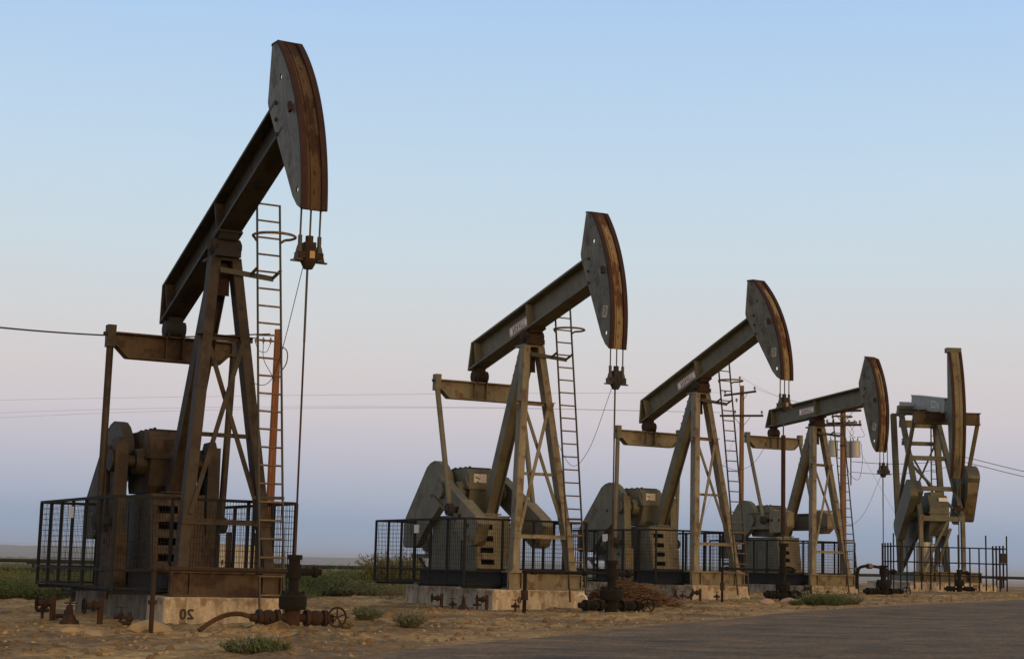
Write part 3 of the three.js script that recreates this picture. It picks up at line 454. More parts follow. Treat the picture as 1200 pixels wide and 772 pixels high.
// ---------------------------------------------------------------- wellheads
function wellhead(p, label, o = {}) {
  const c = local(p, o.x || R, 0, 0), gy = groundH(c.x, c.z); c.y = gy;
  const w = thing('wellhead', label, 'wellhead', c, p.yaw - A / 2, 'wellheads in front of the pumpjacks');
  const top = (o.top === undefined ? 0.43 : o.top) + p.y + H0 - gy, m = o.rusty ? M.rustAndShade : M.black;
  part('casing', cyl(V(0, -0.1, 0), V(0, 0.28, 0), 0.115, 0.115, 18), o.rusty ? M.rustPipe : m, w);
  const fl = part('flange', [cyl(V(0, 0.25, 0), V(0, 0.31, 0), 0.19, 0.205, 20), cyl(V(0, 0.31, 0), V(0, 0.44, 0), 0.205, 0.205, 20), cyl(V(0, 0.44, 0), V(0, 0.51, 0), 0.2, 0.13, 20)], M.black, w);
  for (let k = 0; k < 8; k++) { const a = k / 8 * 2 * A; part('bolt', cyl(V(Math.cos(a) * 0.16, 0.44, Math.sin(a) * 0.16), V(Math.cos(a) * 0.16, 0.52, Math.sin(a) * 0.16), 0.022, 0.022, 6), M.black, fl); }
  part('tubing_column', cyl(V(0, 0.5, 0), V(0, top - 0.28, 0), 0.075, 0.075, 14), M.black, w);
  part('pumping_tee', [cyl(V(0, 0.70, 0), V(0, 0.90, 0), 0.11, 0.11, 14), cyl(V(0, 0.80, -0.05), V(0, 0.80, -0.42), 0.06, 0.05, 10), cyl(V(0, 0.80, -0.30), V(0, 0.80, -0.36), 0.085, 0.085, 10)], M.black, w);
  part('stuffing_box', [cyl(V(0, top - 0.30, 0), V(0, top - 0.05, 0), 0.085, 0.085, 14), cyl(V(0, top - 0.07, 0), V(0, top, 0), 0.115, 0.115, 14)], M.black, w);
  // casing valves on both sides, close to the ground
  for (const s of [1, -1]) {
    const v = part('casing_valve', [cyl(V(0, 0.13, s * 0.1), V(0, 0.13, s * 0.64), 0.06, 0.06, 12), cyl(V(0, 0.13, s * 0.20), V(0, 0.13, s * 0.26), 0.12, 0.12, 14), new THREE.SphereGeometry(0.115, 14, 10).scale(1, 1, 1.15).translate(0, 0.13, s * 0.37), cyl(V(0, 0.13, s * 0.48), V(0, 0.13, s * 0.54), 0.12, 0.12, 14)], m, w);
    if (s < 0) wheel(V(0.12, 0.15, -0.66), 0.14, 'x', v, m); else part('valve_stem', [cyl(V(0, 0.13, 0.36), V(0.16, 0.13, 0.36), 0.03, 0.03, 8)], m, v);
  }
  if (o.hose) part('flow_hose', tube([V(0, 0.13, 0.60), V(0, 0.18, 0.80), V(0.02, 0.16, 1.02), V(0.04, 0.06, 1.25), V(0.05, -0.06, 1.42)], 0.034, 24, 8), M.rustPipe, w);
  if (o.line !== false) {
    const y = 0.80, z = o.lineZ || 2.2;
    part('flow_line', [cyl(V(0, y, 0.05), V(0, y, z), 0.034, 0.034, 10), cyl(V(0, y, z), V(0, -0.1, z), 0.034, 0.034, 10), new THREE.SphereGeometry(0.055, 10, 8).translate(0, y, z), cyl(V(0, y, 0.5), V(0, y, 0.58), 0.062, 0.062, 10), cyl(V(0, y, z - 0.2), V(0, y, z - 0.12), 0.06, 0.06, 10)], o.rusty ? M.rustAndShade : M.black, w);
    part('line_coupling', [cyl(V(0, o.hose ? 0.3 : 0.22, z), V(0, o.hose ? 0.36 : 0.42, z), 0.062, 0.062, 10)], M.rustAndShade, w);
  }
  if (o.elbow) part('elbow_pipe', [tube([V(0, 0.92, 0.05), V(0, 0.96, 0.35), V(0, 0.96, 0.60), V(0, 0.88, 0.80), V(0, 0.60, 0.86), V(0, 0.2, 0.86)], 0.05, 30, 8)], M.black, w), part('flange_pair', [cyl(V(0, 0.96, 0.40), V(0, 0.96, 0.52), 0.09, 0.09, 12)], M.rung, w);
  if (o.wide) w.scale.set(o.wide, 1, o.wide);
  return w;
}
wellhead(PUMPS[0], 'rusty wellhead with spoked handwheel near the foundation numbered 20', { rusty: true, hose: true, lineZ: 2.1 });
wellhead(PUMPS[1], 'black wellhead standing against the heap of dead brush', { lineZ: 1.7, wide: 1.22 });
wellhead(PUMPS[2], 'black wellhead with rounded bonnet between pinkish rocks', { top: 0.95, lineZ: 2.08 });
wellhead(PUMPS[3], 'black wellhead with an elbow pipe beside bare dirt', { elbow: true, line: false, top: 0.5, wide: 1.25 });

// ---------------------------------------------------------------- the far pumpjack that faces the camera
const Q = { x: 18.69, y: -0.25, z: -75.6, yaw: 0.04 };
{
  const g = thing('pumpjack', 'pale green pumpjack with a tall narrow head facing the camera', 'pumpjack', local(Q, 0, -0.02, 0), Q.yaw - A / 2, 'pumpjacks standing in a row');
  const lower = l => [l].flat(Infinity).map(q => q.translate(0, 0.02, 0)), P = (n, ge, m, par = g) => part(n, lower(ge), m, par);
  const gr = M.markGreen, tn = M.markTan;
  for (const z of [0.85, -1.15]) P('skid_rail', hbeam(V(-2.2, 0.21, z), V(3.4, 0.21, z), 0.2, 0.4, 0.03, V(0, 0, 1)), gr);
  const cb = P('front_crossbeam', [bxx(3.18, 3.22, 0.03, 0.41, -1.7, 1.25), bxx(3.1, 3.4, 0.41, 0.44, -1.7, 1.25), bxx(3.1, 3.4, 0.0, 0.03, -1.7, 1.25)], tn);
  for (const z of [-1.68, -1.2, -0.6, 0.3, 1.23]) P('stiffener', bx(3.28, 0.22, z, 0.12, 0.38, 0.03), tn, cb);
  for (const s of [1, -1]) {
    P('rear_leg', hbeam(V(1.05, 0.41, s > 0 ? 1.2 : -0.87), V(-0.30, 7.55, s > 0 ? 1.12 : -0.80), 0.24, 0.22, 0.03, V(0, 0, 1)), gr);
    P('front_leg', [bar(V(3.20, 2.75, s * 0.92), V(-0.12, 7.55, s * 0.80), 0.20, 0.24, V(0, 0, 1))], gr);
    P('front_post', bar(V(3.3, 0.44, s * 0.92), V(3.22, 2.85, s * 0.92), 0.16, 0.2, V(0, 0, 1)), s > 0 ? tn : gr);
    P('diagonal_brace', bar(V(0.0, 6.4, s * 0.8), V(0.75, 3.2, -s * 0.8), 0.08, 0.05), gr);
  }
  P('cross_beam', bx(3.25, 2.72, -0.0, 0.2, 0.22, 1.7), gr);
  P('cross_beam', bx(1.35, 5.45, 0, 0.16, 0.2, 1.75), gr);
  P('cross_beam', bx(2.35, 4.05, 0, 0.16, 0.2, 1.75), gr);
  P('cross_beam', bx(-0.05, 6.2, 0, 0.14, 0.18, 1.6), gr);
  P('cross_beam', bx(0.55, 3.7, 0.0, 0.16, 0.22, 1.7), gr);
  P('top_beam', bx(-0.22, 7.1, -0.02, 0.25, 0.32, 1.75), tn);
  P('pivot_bearing', [bx(-0.2, 7.62, 0, 0.5, 0.14, 1.9), cyl(V(-0.2, 7.78, -0.95), V(-0.2, 7.78, 0.95), 0.16, 0.16, 14)], gr);
  // beam, sloping slightly down to the head
  const tl = -0.13, piv = V(-0.2, 7.85, 0), set = o => { o.position.copy(piv).add(V(0, 0.02, 0)); o.rotation.z = tl; return o; };
  const wb = set(part('walking_beam', [bxx(-2.4, 4.9, -0.05, 0.02, -0.3, 0.3), bxx(-0.4, 4.75, 0.52, 0.58, -0.24, 0.24), bxx(-0.38, 4.7, 0.02, 0.52, -0.21, 0.21), bxx(-2.3, 0.2, 0.02, 0.2, -0.24, 0.24)], M.beamGrey, g));
  const deco = printed(1.0, 0.4, '', '#000', null, false, 0.3, (x, w, h) => { x.strokeStyle = '#b9b7ae'; x.lineWidth = 16; x.strokeRect(w * 0.1, h * 0.2, w * 0.36, h * 0.6); x.fillStyle = '#a7a59c'; x.fillRect(w * 0.58, h * 0.2, w * 0.26, h * 0.6); });
  printPlate('painted_mark', 1.5, 0.42, 0, deco, wb, V(3.4, 0.27, 0.2125), 0, 0, true);
  P('access_platform', [bx(1.0, 7.52, 0.35, 2.3, 0.05, 0.5), bx(-0.9, 7.62, 0.45, 1.6, 0.08, 0.3)], M.dark);
  const arc = arcPts([5.28, 9.72], [5.38, 4.36], 7.6, 26).map(q => [q[0], q[1]]);
  const hd = P('horsehead', [shell(arc, -0.04, 0, -0.2, 0.2)], M.markTan);
  const outl = [[5.0, 9.72], ...arc, [5.22, 4.40], [5.0, 7.0], [5.0, 7.9]];
  for (const s of [1, -1]) P('side_plate', plate(outl, s > 0 ? 0.205 : -0.235, s > 0 ? 0.235 : -0.205), gr, hd);
  for (const s of [1, -1]) P('face_rim', shell(arc, 0.003, 0.06, s > 0 ? 0.19 : -0.29, s > 0 ? 0.29 : -0.19), M.lip, hd);
  for (const s of [1, -1]) P('face_strip', shell(arc, 0.003, 0.02, s * 0.10 - 0.06, s * 0.10 + 0.06), M.markTan, hd);
  P('head_cap', [bxx(4.9, 5.26, 9.72, 9.92, -0.31, 0.31)], gr, hd);
  P('head_mount', bxx(4.5, 5.15, 6.9, 7.7, -0.2, 0.2), gr, hd);
  for (const z of [0.06, -0.06]) P('wire_rope', tube([V(5.66, 3.1, z), V(5.66, 5, z), V(5.66, 7.2, z)], 0.016, 10, 6), M.rope);
  P('carrier_bar', [bx(5.62, 3.05, 0, 0.2, 0.14, 0.42), cyl(V(5.62, 2.85, 0), V(5.62, 3.2, 0), 0.08, 0.1, 12)], M.rustAndShade);
  P('polished_rod', cyl(V(5.62, 0.6, 0), V(5.62, 2.95, 0), 0.024, 0.024, 8), M.rope);
  P('equalizer_beam', [bx(4.0, 7.24, 0, 0.42, 0.04, 2.95), bx(4.0, 6.76, 0, 0.42, 0.04, 2.9), bx(4.0, 7.0, 0, 0.30, 0.44, 2.86)], M.oldTan);  // whole beam coloured dark to carry the shade of its underside
  const sx = 2.0, sy = 3.1;
  P('gearbox', [plate([[1.3, 2.0], [2.7, 2.0], [2.95, 2.6], [2.95, 3.2], [2.6, 3.75], [1.4, 3.75], [1.0, 3.2], [1.0, 2.6]], -0.42, 0.42), bxx(0.95, 3.02, 2.95, 3.02, -0.48, 0.48), bxx(1.5, 2.5, 3.75, 3.9, -0.26, 0.26)], M.markGreen);
  P('warning_sticker', bx(2.83, 3.56, -0.2, 0.012, 0.16, 0.4), M.white);
  P('red_guard', cyl(V(2.7, 2.7, 0.62), V(2.7, 2.7, 0.70), 0.22, 0.22, 14), mat(0.25, 0.03, 0.02));
  for (const z of [0.36, -0.36]) P('gearbox_stand', plate([[0.9, 0.41], [1.3, 0.41], [1.6, 1.5], [2.4, 1.5], [2.7, 0.41], [3.1, 0.41], [2.75, 2.0], [1.25, 2.0]], z - 0.05, z + 0.05), gr);
  P('diagonal_brace', bar(V(3.3, 0.5, 0.85), V(3.3, 2.65, -0.25), 0.10, 0.10), gr);
  P('diagonal_brace', bar(V(1.2, 5.3, 0.85), V(3.2, 2.8, -0.85), 0.10, 0.08), gr);
  P('belt_guard', plate([[-1.1, 0.9], [-0.4, 0.55], [2.4, 2.2], [2.6, 3.0], [2.1, 3.4], [1.4, 3.2]], 0.62, 0.80), gr);
  for (const s of [1, -1]) {
    const arm = part('crank_arm', [plate([[-0.5, -0.3], [1.5, -0.34], [1.5, 0.34], [-0.5, 0.3]], -0.12, 0.12)], gr, g); arm.position.set(s > 0 ? 2.2 : 1.95, sy + 0.02, s * 1.0); arm.rotation.z = s > 0 ? 0.72 : 1.1;
    const pill = (x0, x1, w, bow) => { const q = []; for (let k = 0; k <= 8; k++) { const a = -A / 2 + A * k / 8; q.push([x1 + 0.55 * w * Math.cos(a), w * Math.sin(a) - 0]); } for (let k = 0; k <= 8; k++) { const a = A / 2 + A * k / 8; q.push([x0 + 0.55 * w * Math.cos(a), w * Math.sin(a)]); } return q.map(p => [p[0], p[1] - bow * (1 - ((p[0] - (x0 + x1) / 2) / ((x1 - x0) / 2 + w)) ** 2)]); };
    part('counterweight', s > 0 ? plate(pill(-1.3, 1.3, 0.52, 0.0), 0.13, 0.45) : plate(pill(-0.1, 1.9, 0.50, 0.28), -0.66, -0.13), gr, arm);
    if (s < 0) part('weight_segment', plate([[0.2, -0.70], [1.2, -0.80], [1.7, -0.66], [1.2, -0.5], [0.2, -0.5]], -0.60, -0.15), tn, arm);
    P('pitman_arm', bar(V(1.78, 3.65, s * 1.42), V(4.0, 6.9, s * 1.40), 0.14, 0.16, V(0, 0, 1)), s > 0 ? gr : tn);
  }
  P('storage_tank', cyl(V(2.7, 0.44, 0.62), V(2.7, 1.7, 0.62), 0.36, 0.36, 20), M.tankPale);
  P('stair_stringer', [bar(V(3.5, 0.5, 0.35), V(3.35, 2.3, -0.35), 0.1, 0.14)], gr);
  const ld = new THREE.Group(); ld.name = 'ladder'; g.add(ld);
  for (const z of [-0.75, -1.2]) P('rail', bar(V(-0.75, 0.4, z), V(-0.75, 8.3, z), 0.05, 0.06), M.ladder, ld);
  for (let y = 0.7; y < 8.3; y += 0.33) P('rung', cyl(V(-0.75, y, -0.75), V(-0.75, y, -1.2), 0.018, 0.018, 6), M.ladder, ld);
  const f = thing('concrete_foundation', 'farthest concrete foundation, beneath the pumpjack facing the camera', 'foundation', local(Q, 0, -0.02, 0), Q.yaw - A / 2, 'pumpjack foundations');
  part('base_slab', block(-3.2, 3.9, -0.7, -0.004, -2.15, 1.6, 390), M.concrete, f);
  const fe = thing('guard_fence', 'open barred fence with tall posts around the farthest pumpjack', 'fence', local(Q, 0, -0.02, 0), Q.yaw - A / 2, 'fences around the cranks');
  const zs = [2.3, 2.0, 1.72, 1.4, 1.1, 0.7, 0.3, -0.1, -0.5, -1.0, -1.4, -1.7, -2.0, -2.3, -2.6];
  zs.forEach((z, k) => part('post', bx(3.9, ([0, 3, 8, 11, 14].includes(k) ? 2.05 : 1.5) / 2 - 0.15, z, 0.05, ([0, 3, 8, 11, 14].includes(k) ? 2.05 : 1.5) + 0.3, 0.05), M.rail, fe));
  for (const y of [1.5, 0.85, 0.3]) part('rail', bx(3.9, y, -0.15, 0.05, 0.055, 4.9), M.rail, fe);
  for (const z of [2.3, -2.6]) { for (const y of [1.5, 0.85, 0.3]) part('rail', bx(3.0, y, z, 1.8, 0.05, 0.05), M.rail, fe); for (const x of [3.45, 3.0, 2.55, 2.1]) part('post', bx(x, 0.75, z, 0.06, 1.8, 0.06), M.rail, fe); }
  part('gate_sign', bx(3.94, 1.1, -2.45, 0.02, 0.42, 0.26), M.dark, fe);
  wellhead(Q, 'farthest black wellhead, low in front of the pumpjack facing the camera', { x: 5.6, line: false, top: 0.55 });
}

// ---------------------------------------------------------------- small valves on the ground
function valve(x, z, kind, turn, label) {
  const v = thing('pipe_valve', label, 'valve', V(x, groundH(x, z), z), turn, 'small valves standing in the dirt');
  if (kind === 'tall') { part('riser', cyl(V(0, -0.1, 0), V(0, 0.46, 0), 0.055, 0.055, 12), M.rustPipe, v); part('valve_body', [cyl(V(0, 0.32, 0), V(-0.26, 0.32, 0), 0.07, 0.06, 12), cyl(V(-0.10, 0.32, 0), V(-0.15, 0.32, 0), 0.1, 0.1, 12)], M.rustAndShade, v); wheel(V(-0.30, 0.32, 0), 0.13, 'x', v, M.black); }
  else if (kind === 'cone') { part('valve_body', [cyl(V(0, -0.08, 0), V(0, 0.06, 0), 0.19, 0.17, 14), cyl(V(0, 0.06, 0), V(0, 0.16, 0), 0.14, 0.09, 14), cyl(V(0, 0.16, 0), V(0, 0.34, 0), 0.065, 0.05, 12)], M.rustAndShade, v); part('stem', cyl(V(0, 0.34, 0), V(0, 0.44, 0), 0.018, 0.018, 8), M.rustPipe, v); wheel(V(0, 0.37, 0), 0.1, 'y', v, M.rustAndShade); }
  else if (kind === 'low') { part('riser', cyl(V(0, -0.1, 0), V(0, 0.20, 0), 0.035, 0.035, 10), M.rustPipe, v); part('valve_body', [new THREE.SphereGeometry(0.07, 12, 8).translate(0, 0.17, 0), cyl(V(-0.22, 0.10, 0), V(0, 0.10, 0), 0.04, 0.04, 10), cyl(V(0, 0.2, 0), V(0, 0.28, 0), 0.045, 0.03, 10)], M.rustAndShade, v); }
  else { part('riser', cyl(V(0, -0.1, 0), V(0, 0.26, 0), 0.03, 0.03, 10), M.rustPipe, v); part('valve_body', [cyl(V(0, 0.12, 0), V(0, 0.22, 0), 0.055, 0.055, 10), cyl(V(-0.12, 0.16, 0), V(0.12, 0.16, 0), 0.035, 0.035, 10)], M.rustAndShade, v); part('tee_handle', [cyl(V(0, 0.26, 0), V(0, 0.33, 0), 0.012, 0.012, 6), bx(0, 0.335, 0, 0.2, 0.02, 0.025)], M.rustAndShade, v); }
  return v;
}
[[-7.42, -27.7, 'tall', 0.1, 'leftmost valve riser with a spoked handwheel, before the rusty pumpjack'], [-7.12, -27.5, 'low', 0.4, 'low rounded valve between the handwheel riser and the cone valve'], [-6.88, -26.7, 'cone', 0, 'squat cone shaped valve in the dirt before the rusty pumpjack'], [-6.42, -26.8, 'tall', 0.5, 'valve riser with a dark handwheel close to the concrete slab corner'], [-7.75, -28.3, 'tee', 0.2, 'thin tee handled valve behind the leftmost handwheel riser'], [-5.75, -25.9, 'low', 0.9, 'low rusty fitting beside the flow line riser of the painted foundation'], [-6.0, -26.4, 'tee', 0.3, 'small forked valve in the shadow of the rusty pumpjack'],
  [-1.44, -38.3, 'tall', 0.2, 'valve riser by the rear slab of the pumpjack with gearbox stickers'], [-1.15, -37.2, 'tee', 0.2, 'second small valve in the row before the long foundation'], [-0.90, -36.6, 'cone', 0.1, 'pale cone valve in the row before the long foundation'], [-0.60, -36.6, 'tee', 0.4, 'tee handled valve beside a riser before the long foundation'], [-0.40, -37.2, 'tall', 0.2, 'valve riser at the corner of the long foundation'], [0.22, -35.2, 'tee', 0.0, 'valve with a tee handle before the painted digit 0'],
  [4.62, -48.9, 'tee', 0.2, 'small valve at the end of the dead brush heap'], [4.9, -48.4, 'cone', 0.2, 'dark cone valve before the rust blotched pumpjack'], [5.05, -47.9, 'tee', 0.2, 'tee handled valve before the rust blotched pumpjack'], [5.3, -47.9, 'low', 0.2, 'low round valve before the rust blotched pumpjack'], [5.45, -47.0, 'tall', 0.2, 'rusty valve riser at the corner of the foundation behind the brush'], [5.9, -46.9, 'tee', 0.1, 'thin tee valve before the pale foundation front behind the brush'],
  [10.1, -58.6, 'tee', 0.2, 'tee valve at the rear of the green weeds'], [10.4, -57.2, 'tall', 0.2, 'valve riser standing in the green weeds'], [10.95, -57.1, 'tee', 0.2, 'tee valve behind the green weeds'],
].forEach((a, i) => valve(...a).scale.setScalar(i < 7 ? 0.88 : 0.74));

{ // odd pieces of yard hardware
  const at = (x, z) => V(x, groundH(x, z), z);
  const a = thing('vent_pipe', 'pale bent vent pipe beside the ladder near the brush heap', 'pipe', at(1.72, -37.6)); part('bent_tube', tube([V(-0.10, 0.30, 0), V(0, 0.34, 0), V(0.09, 0.26, 0), V(0.11, 0.1, 0), V(0.11, -0.1, 0)], 0.028, 20, 8), M.white, a);
  const b = thing('marker_post', 'short pale concrete post at the rear of the rusty pumpjack', 'post', at(-7.55, -31.6)); part('shaft', [bx(0, 0.2, 0, 0.16, 0.75, 0.16), bx(0, 0.585, 0, 0.2, 0.03, 0.2)], M.concrete, b);
  const c = thing('control_cabinet', 'weathered control cabinet on posts seen through the front mesh of the rusty pumpjack', 'cabinet', at(-5.75, -34.4), 0.3);
  for (const x of [-0.55, 0.05, 0.62]) part('post', bx(x, 0.72, 0, 0.10, 1.75, 0.08), M.rustAndShade, c);
  for (const [x, w] of [[-0.24, 0.42], [0.36, 0.40]]) { const bb = part('cabinet_box', bx(x, 0.98, 0.12, w, 0.72, 0.2), M.tankPale, c); part('door_latch', bx(x + w * 0.36, 0.98, 0.235, 0.03, 0.1, 0.03), M.dark, bb); }
}

// ---------------------------------------------------------------- pipelines on low supports
function pipeline(label, pts, r, supports) {
  const t = thing('pipeline', label, 'pipe', V(pts[0].x, groundH(pts[0].x, pts[0].z), pts[0].z), 0, 'long pipes behind the pumpjacks'), o = t.position;
  for (let i = 1; i < pts.length; i++) part('pipe_run', cyl(pts[i - 1].clone().sub(o), pts[i].clone().sub(o), r, r, 10), M.dark, t);
  for (let i = 1; i < pts.length; i++) for (let k = 0; k < supports; k++) { const q = pts[i - 1].clone().lerp(pts[i], (k + 0.5) / supports), gy = groundH(q.x, q.z); part('support', [bx(q.x - o.x, (gy - 0.1 + q.y) / 2 - o.y, q.z - o.z, 0.09, q.y - gy + 0.1, 0.09), bx(q.x - o.x, q.y - r - 0.03 - o.y, q.z - o.z, 0.5, 0.06, 0.3)], M.dark, t); }
}
pipeline('long dark pipe on low posts, highest of the pipes behind the fences', [V(-45, H0 - 0.46, -70), V(-5.6, H0 - 0.27, -70), V(24, H0 + 0.02, -90), V(60, H0 + 0.0, -90)], 0.075, 7);
pipeline('dark pipe on low posts just below the highest pipe', [V(-45, H0 - 0.74, -66), V(-15.4, H0 - 0.65, -66), V(-8, H0 - 0.6, -66)], 0.07, 6);
pipeline('lowest dark pipe running towards the rusty pumpjack', [V(-30, H0 - 0.98, -62), V(-16.5, H0 - 0.95, -55), V(-9.9, H0 - 0.88, -40)], 0.06, 4);

// ---------------------------------------------------------------- utility poles and lines
function pole(x, z, top, r, label, m) {
  const gy = groundH(x, z), t = thing('utility_pole', label, 'utility pole', V(x, gy, z), 0, 'wooden utility poles');
  part('shaft', cyl(V(0, -0.3, 0), V(0, top + H0 - gy, 0), r, r * 0.78, 16), m, t); t.userData.h = 0; delete t.userData.h; return [t, y => y + H0 - gy];
}
function insulator(t, x, y, z, s = 1) { part('insulator', [cyl(V(x, y, z), V(x, y + 0.10 * s, z), 0.025 * s, 0.025 * s, 6), cyl(V(x, y + 0.08 * s, z), V(x, y + 0.22 * s, z), 0.07 * s, 0.05 * s, 10)], M.insul, t); }
{
  const [t, h] = pole(-8.8, -62, 8.54, 0.165, 'reddish wooden pole behind the ladder of the dark rusty pumpjack', M.wood);
  part('bracket_arm', [bx(-0.42, h(8.3), 0.1, 0.75, 0.06, 0.06)], M.rung, t);
  for (const x of [-0.80, -0.52, -0.25]) part('cutout', [cyl(V(x, h(7.98), 0.1), V(x, h(8.22), 0.1), 0.028, 0.028, 8), cyl(V(x, h(8.05), 0.1), V(x, h(8.15), 0.1), 0.055, 0.055, 8)], M.insul, t);
  part('jumper_wire', [tube([V(-0.8, h(7.98), 0.1), V(-0.68, h(7.72), 0.1), V(-0.4, h(7.66), 0.1), V(-0.25, h(7.98), 0.1)], 0.012, 16, 5), tube([V(-0.52, h(7.98), 0.1), V(-0.48, h(7.4), 0.1), V(-0.2, h(6.9), 0.14), V(0, h(6.6), 0.16)], 0.014, 16, 5)], M.wire, t);
  part('conduit_loop', tube([V(0.14, h(7.9), 0.05), V(0.36, h(7.75), 0.05), V(0.38, h(7.3), 0.05), V(0.16, h(6.9), 0.05)], 0.022, 18, 6), M.wire, t);
}
{
  const [t, h] = pole(16.1, -115, 12.75, 0.19, 'wooden pole with two crossarms beyond the rust blotched pumpjack', M.woodPale);
  const a1 = part('crossarm', bar(V(-1.28, h(12.02), 0.22), V(0.95, h(12.36), 0.22), 0.16, 0.14), M.woodDark, t);
  const a2 = part('crossarm', bar(V(-1.55, h(10.6), 0.22), V(1.45, h(10.68), 0.22), 0.17, 0.14), M.woodDark, t);
  part('arm_brace', [bar(V(-0.55, h(10.55), 0.18), V(-0.05, h(9.9), 0.14), 0.04, 0.03), bar(V(0.55, h(10.55), 0.18), V(0.05, h(9.9), 0.14), 0.04, 0.03), bar(V(0.35, h(12.2), 0.18), V(0.05, h(11.7), 0.14), 0.04, 0.03)], M.dark, t);
  part('top_pin', cyl(V(-0.16, h(12.7), 0), V(-0.16, h(13.2), 0), 0.03, 0.02, 6), M.insul, t); insulator(t, -0.16, h(13.15), 0, 1.1);
  insulator(t, -1.2, h(12.1), 0.22, 1.2); insulator(t, 0.85, h(12.42), 0.22, 1.2); insulator(t, 1.35, h(10.76), 0.22, 1.2); insulator(t, -0.5, h(10.74), 0.22, 1.2); insulator(t, -0.4, h(11.55), 0.2, 1.3);
}
{
  const [t, h] = pole(19.1, -95, 9.45, 0.20, 'wooden pole with crossarms and three grey transformer cans', M.woodPale);
  part('crossarm', bar(V(-1.1, h(9.13), 0.24), V(1.0, h(9.27), 0.24), 0.15, 0.13), M.woodDark, t);
  part('crossarm', bar(V(-1.1, h(8.36), 0.24), V(1.0, h(8.45), 0.24), 0.15, 0.13), M.woodDark, t);
  part('crossarm', bar(V(-0.9, h(8.52), -0.24), V(0.85, h(8.62), -0.24), 0.12, 0.1), M.woodDark, t);
  part('arm_brace', [bar(V(-0.5, h(9.1), 0.2), V(-0.05, h(8.5), 0.16), 0.04, 0.03), bar(V(0.5, h(9.15), 0.2), V(0.05, h(8.55), 0.16), 0.04, 0.03)], M.dark, t);
  for (const x of [-0.95, -0.6, 0.3, 0.62, 0.92]) insulator(t, x, h(8.46), 0.24, 1.1);
  for (const [x, z, m] of [[-0.58, 0.1, M.tank], [0.36, -0.22, M.tank], [0.68, 0.2, M.tankPale]]) {
    const can = part('transformer', [cyl(V(x, h(6.6), z), V(x, h(7.46), z), 0.27, 0.27, 20), cyl(V(x, h(7.46), z), V(x, h(7.52), z), 0.29, 0.25, 20)], m, t);
    part('bushing', [cyl(V(x + 0.1, h(7.5), z), V(x + 0.14, h(7.76), z), 0.04, 0.025, 8), cyl(V(x - 0.12, h(7.5), z), V(x - 0.16, h(7.74), z), 0.04, 0.025, 8)], M.insul, can);
  }
  part('mounting_band', cyl(V(0, h(7.2), 0), V(0, h(7.28), 0), 0.19, 0.19, 16), M.dark, t);
  part('jumper_wire', [tube([V(0.92, h(8.4), 0.24), V(1.15, h(7.8), 0.3), V(0.8, h(7.75), 0.25)], 0.012, 14, 5), tube([V(0.3, h(8.4), 0.24), V(0.55, h(8.0), 0.3), V(0.36, h(7.75), -0.1)], 0.012, 14, 5), tube([V(1.0, h(7.4), 0.2), V(1.05, h(6.2), 0.2), V(0.8, h(5.3), 0.2), V(0.35, h(5.6), 0.2), V(0.2, h(6.2), 0.1)], 0.014, 24, 5), tube([V(0.62, h(8.4), 0.24), V(0.35, h(7.95), 0.3), V(0.68, h(7.7), 0.2)], 0.012, 14, 5)], M.wire, t);
  part('riser_conduit', cyl(V(0.42, h(5.0), 0.12), V(0.42, h(6.6), 0.12), 0.035, 0.035, 8), M.dark, t);
}
function line(label, a, b, sag, r) { const m = a.clone().lerp(b, 0.5); m.y -= sag; const q1 = a.clone().lerp(b, 0.25); q1.y -= sag * 0.75; const q3 = a.clone().lerp(b, 0.75); q3.y -= sag * 0.75; const o = solo('overhead_line', label, 'overhead line', tube([a, q1, m, q3, b], r, 60, 5), M.wire, 'overhead lines'); return o; }
const W = (x, y, z) => V(x, y + H0, z);
line('thick black cable reaching the reddish pole behind the ladder', W(-21, 6.55, -40), W(-9.1, 8.36, -62), 0.65, 0.028);
line('thin line, upper one crossing the sky to the two armed pole', W(-60, 13.4, -155), W(14.9, 12.25, -115), -0.2, 0.008);
line('thin line, middle one crossing the sky to the two armed pole', W(-60, 12.0, -156), W(14.6, 10.85, -115), -0.75, 0.008);
line('thin line, lowest one crossing the sky to the two armed pole', W(-60, 11.45, -157), W(15.6, 10.85, -115), -0.9, 0.008);
line('thin line from the top of the two armed pole to the transformer pole', W(15.95, 13.4, -115), W(18.2, 9.3, -94.8), 0.35, 0.008);
line('thin line from the upper crossarm end to the transformer pole', W(17.0, 12.6, -115), W(20.0, 9.4, -94.8), 0.35, 0.008);
line('upper of the two dark lines leaving the transformer pole', W(19.6, 6.35, -95), W(27.2, 7.05, -99), 0.25, 0.018);
line('upper dark line sagging beyond the farthest pumpjack', W(27.2, 7.05, -99), W(48, 6.6, -108), 0.9, 0.02);
line('lower dark line sagging beyond the farthest pumpjack', W(27.2, 6.75, -99), W(48, 6.2, -108), 0.9, 0.02);
line('lower of the two dark lines leaving the transformer pole', W(19.6, 5.75, -95), W(27.2, 6.75, -99), 0.35, 0.016);
line('guy wire slanting down from the transformer pole', W(19.3, 8.3, -95), W(23.8, -0.5, -93), 0, 0.007);
line('guy wire slanting down from the two armed pole', W(16.1, 10.4, -115), W(11.5, -0.7, -112), 0, 0.007);

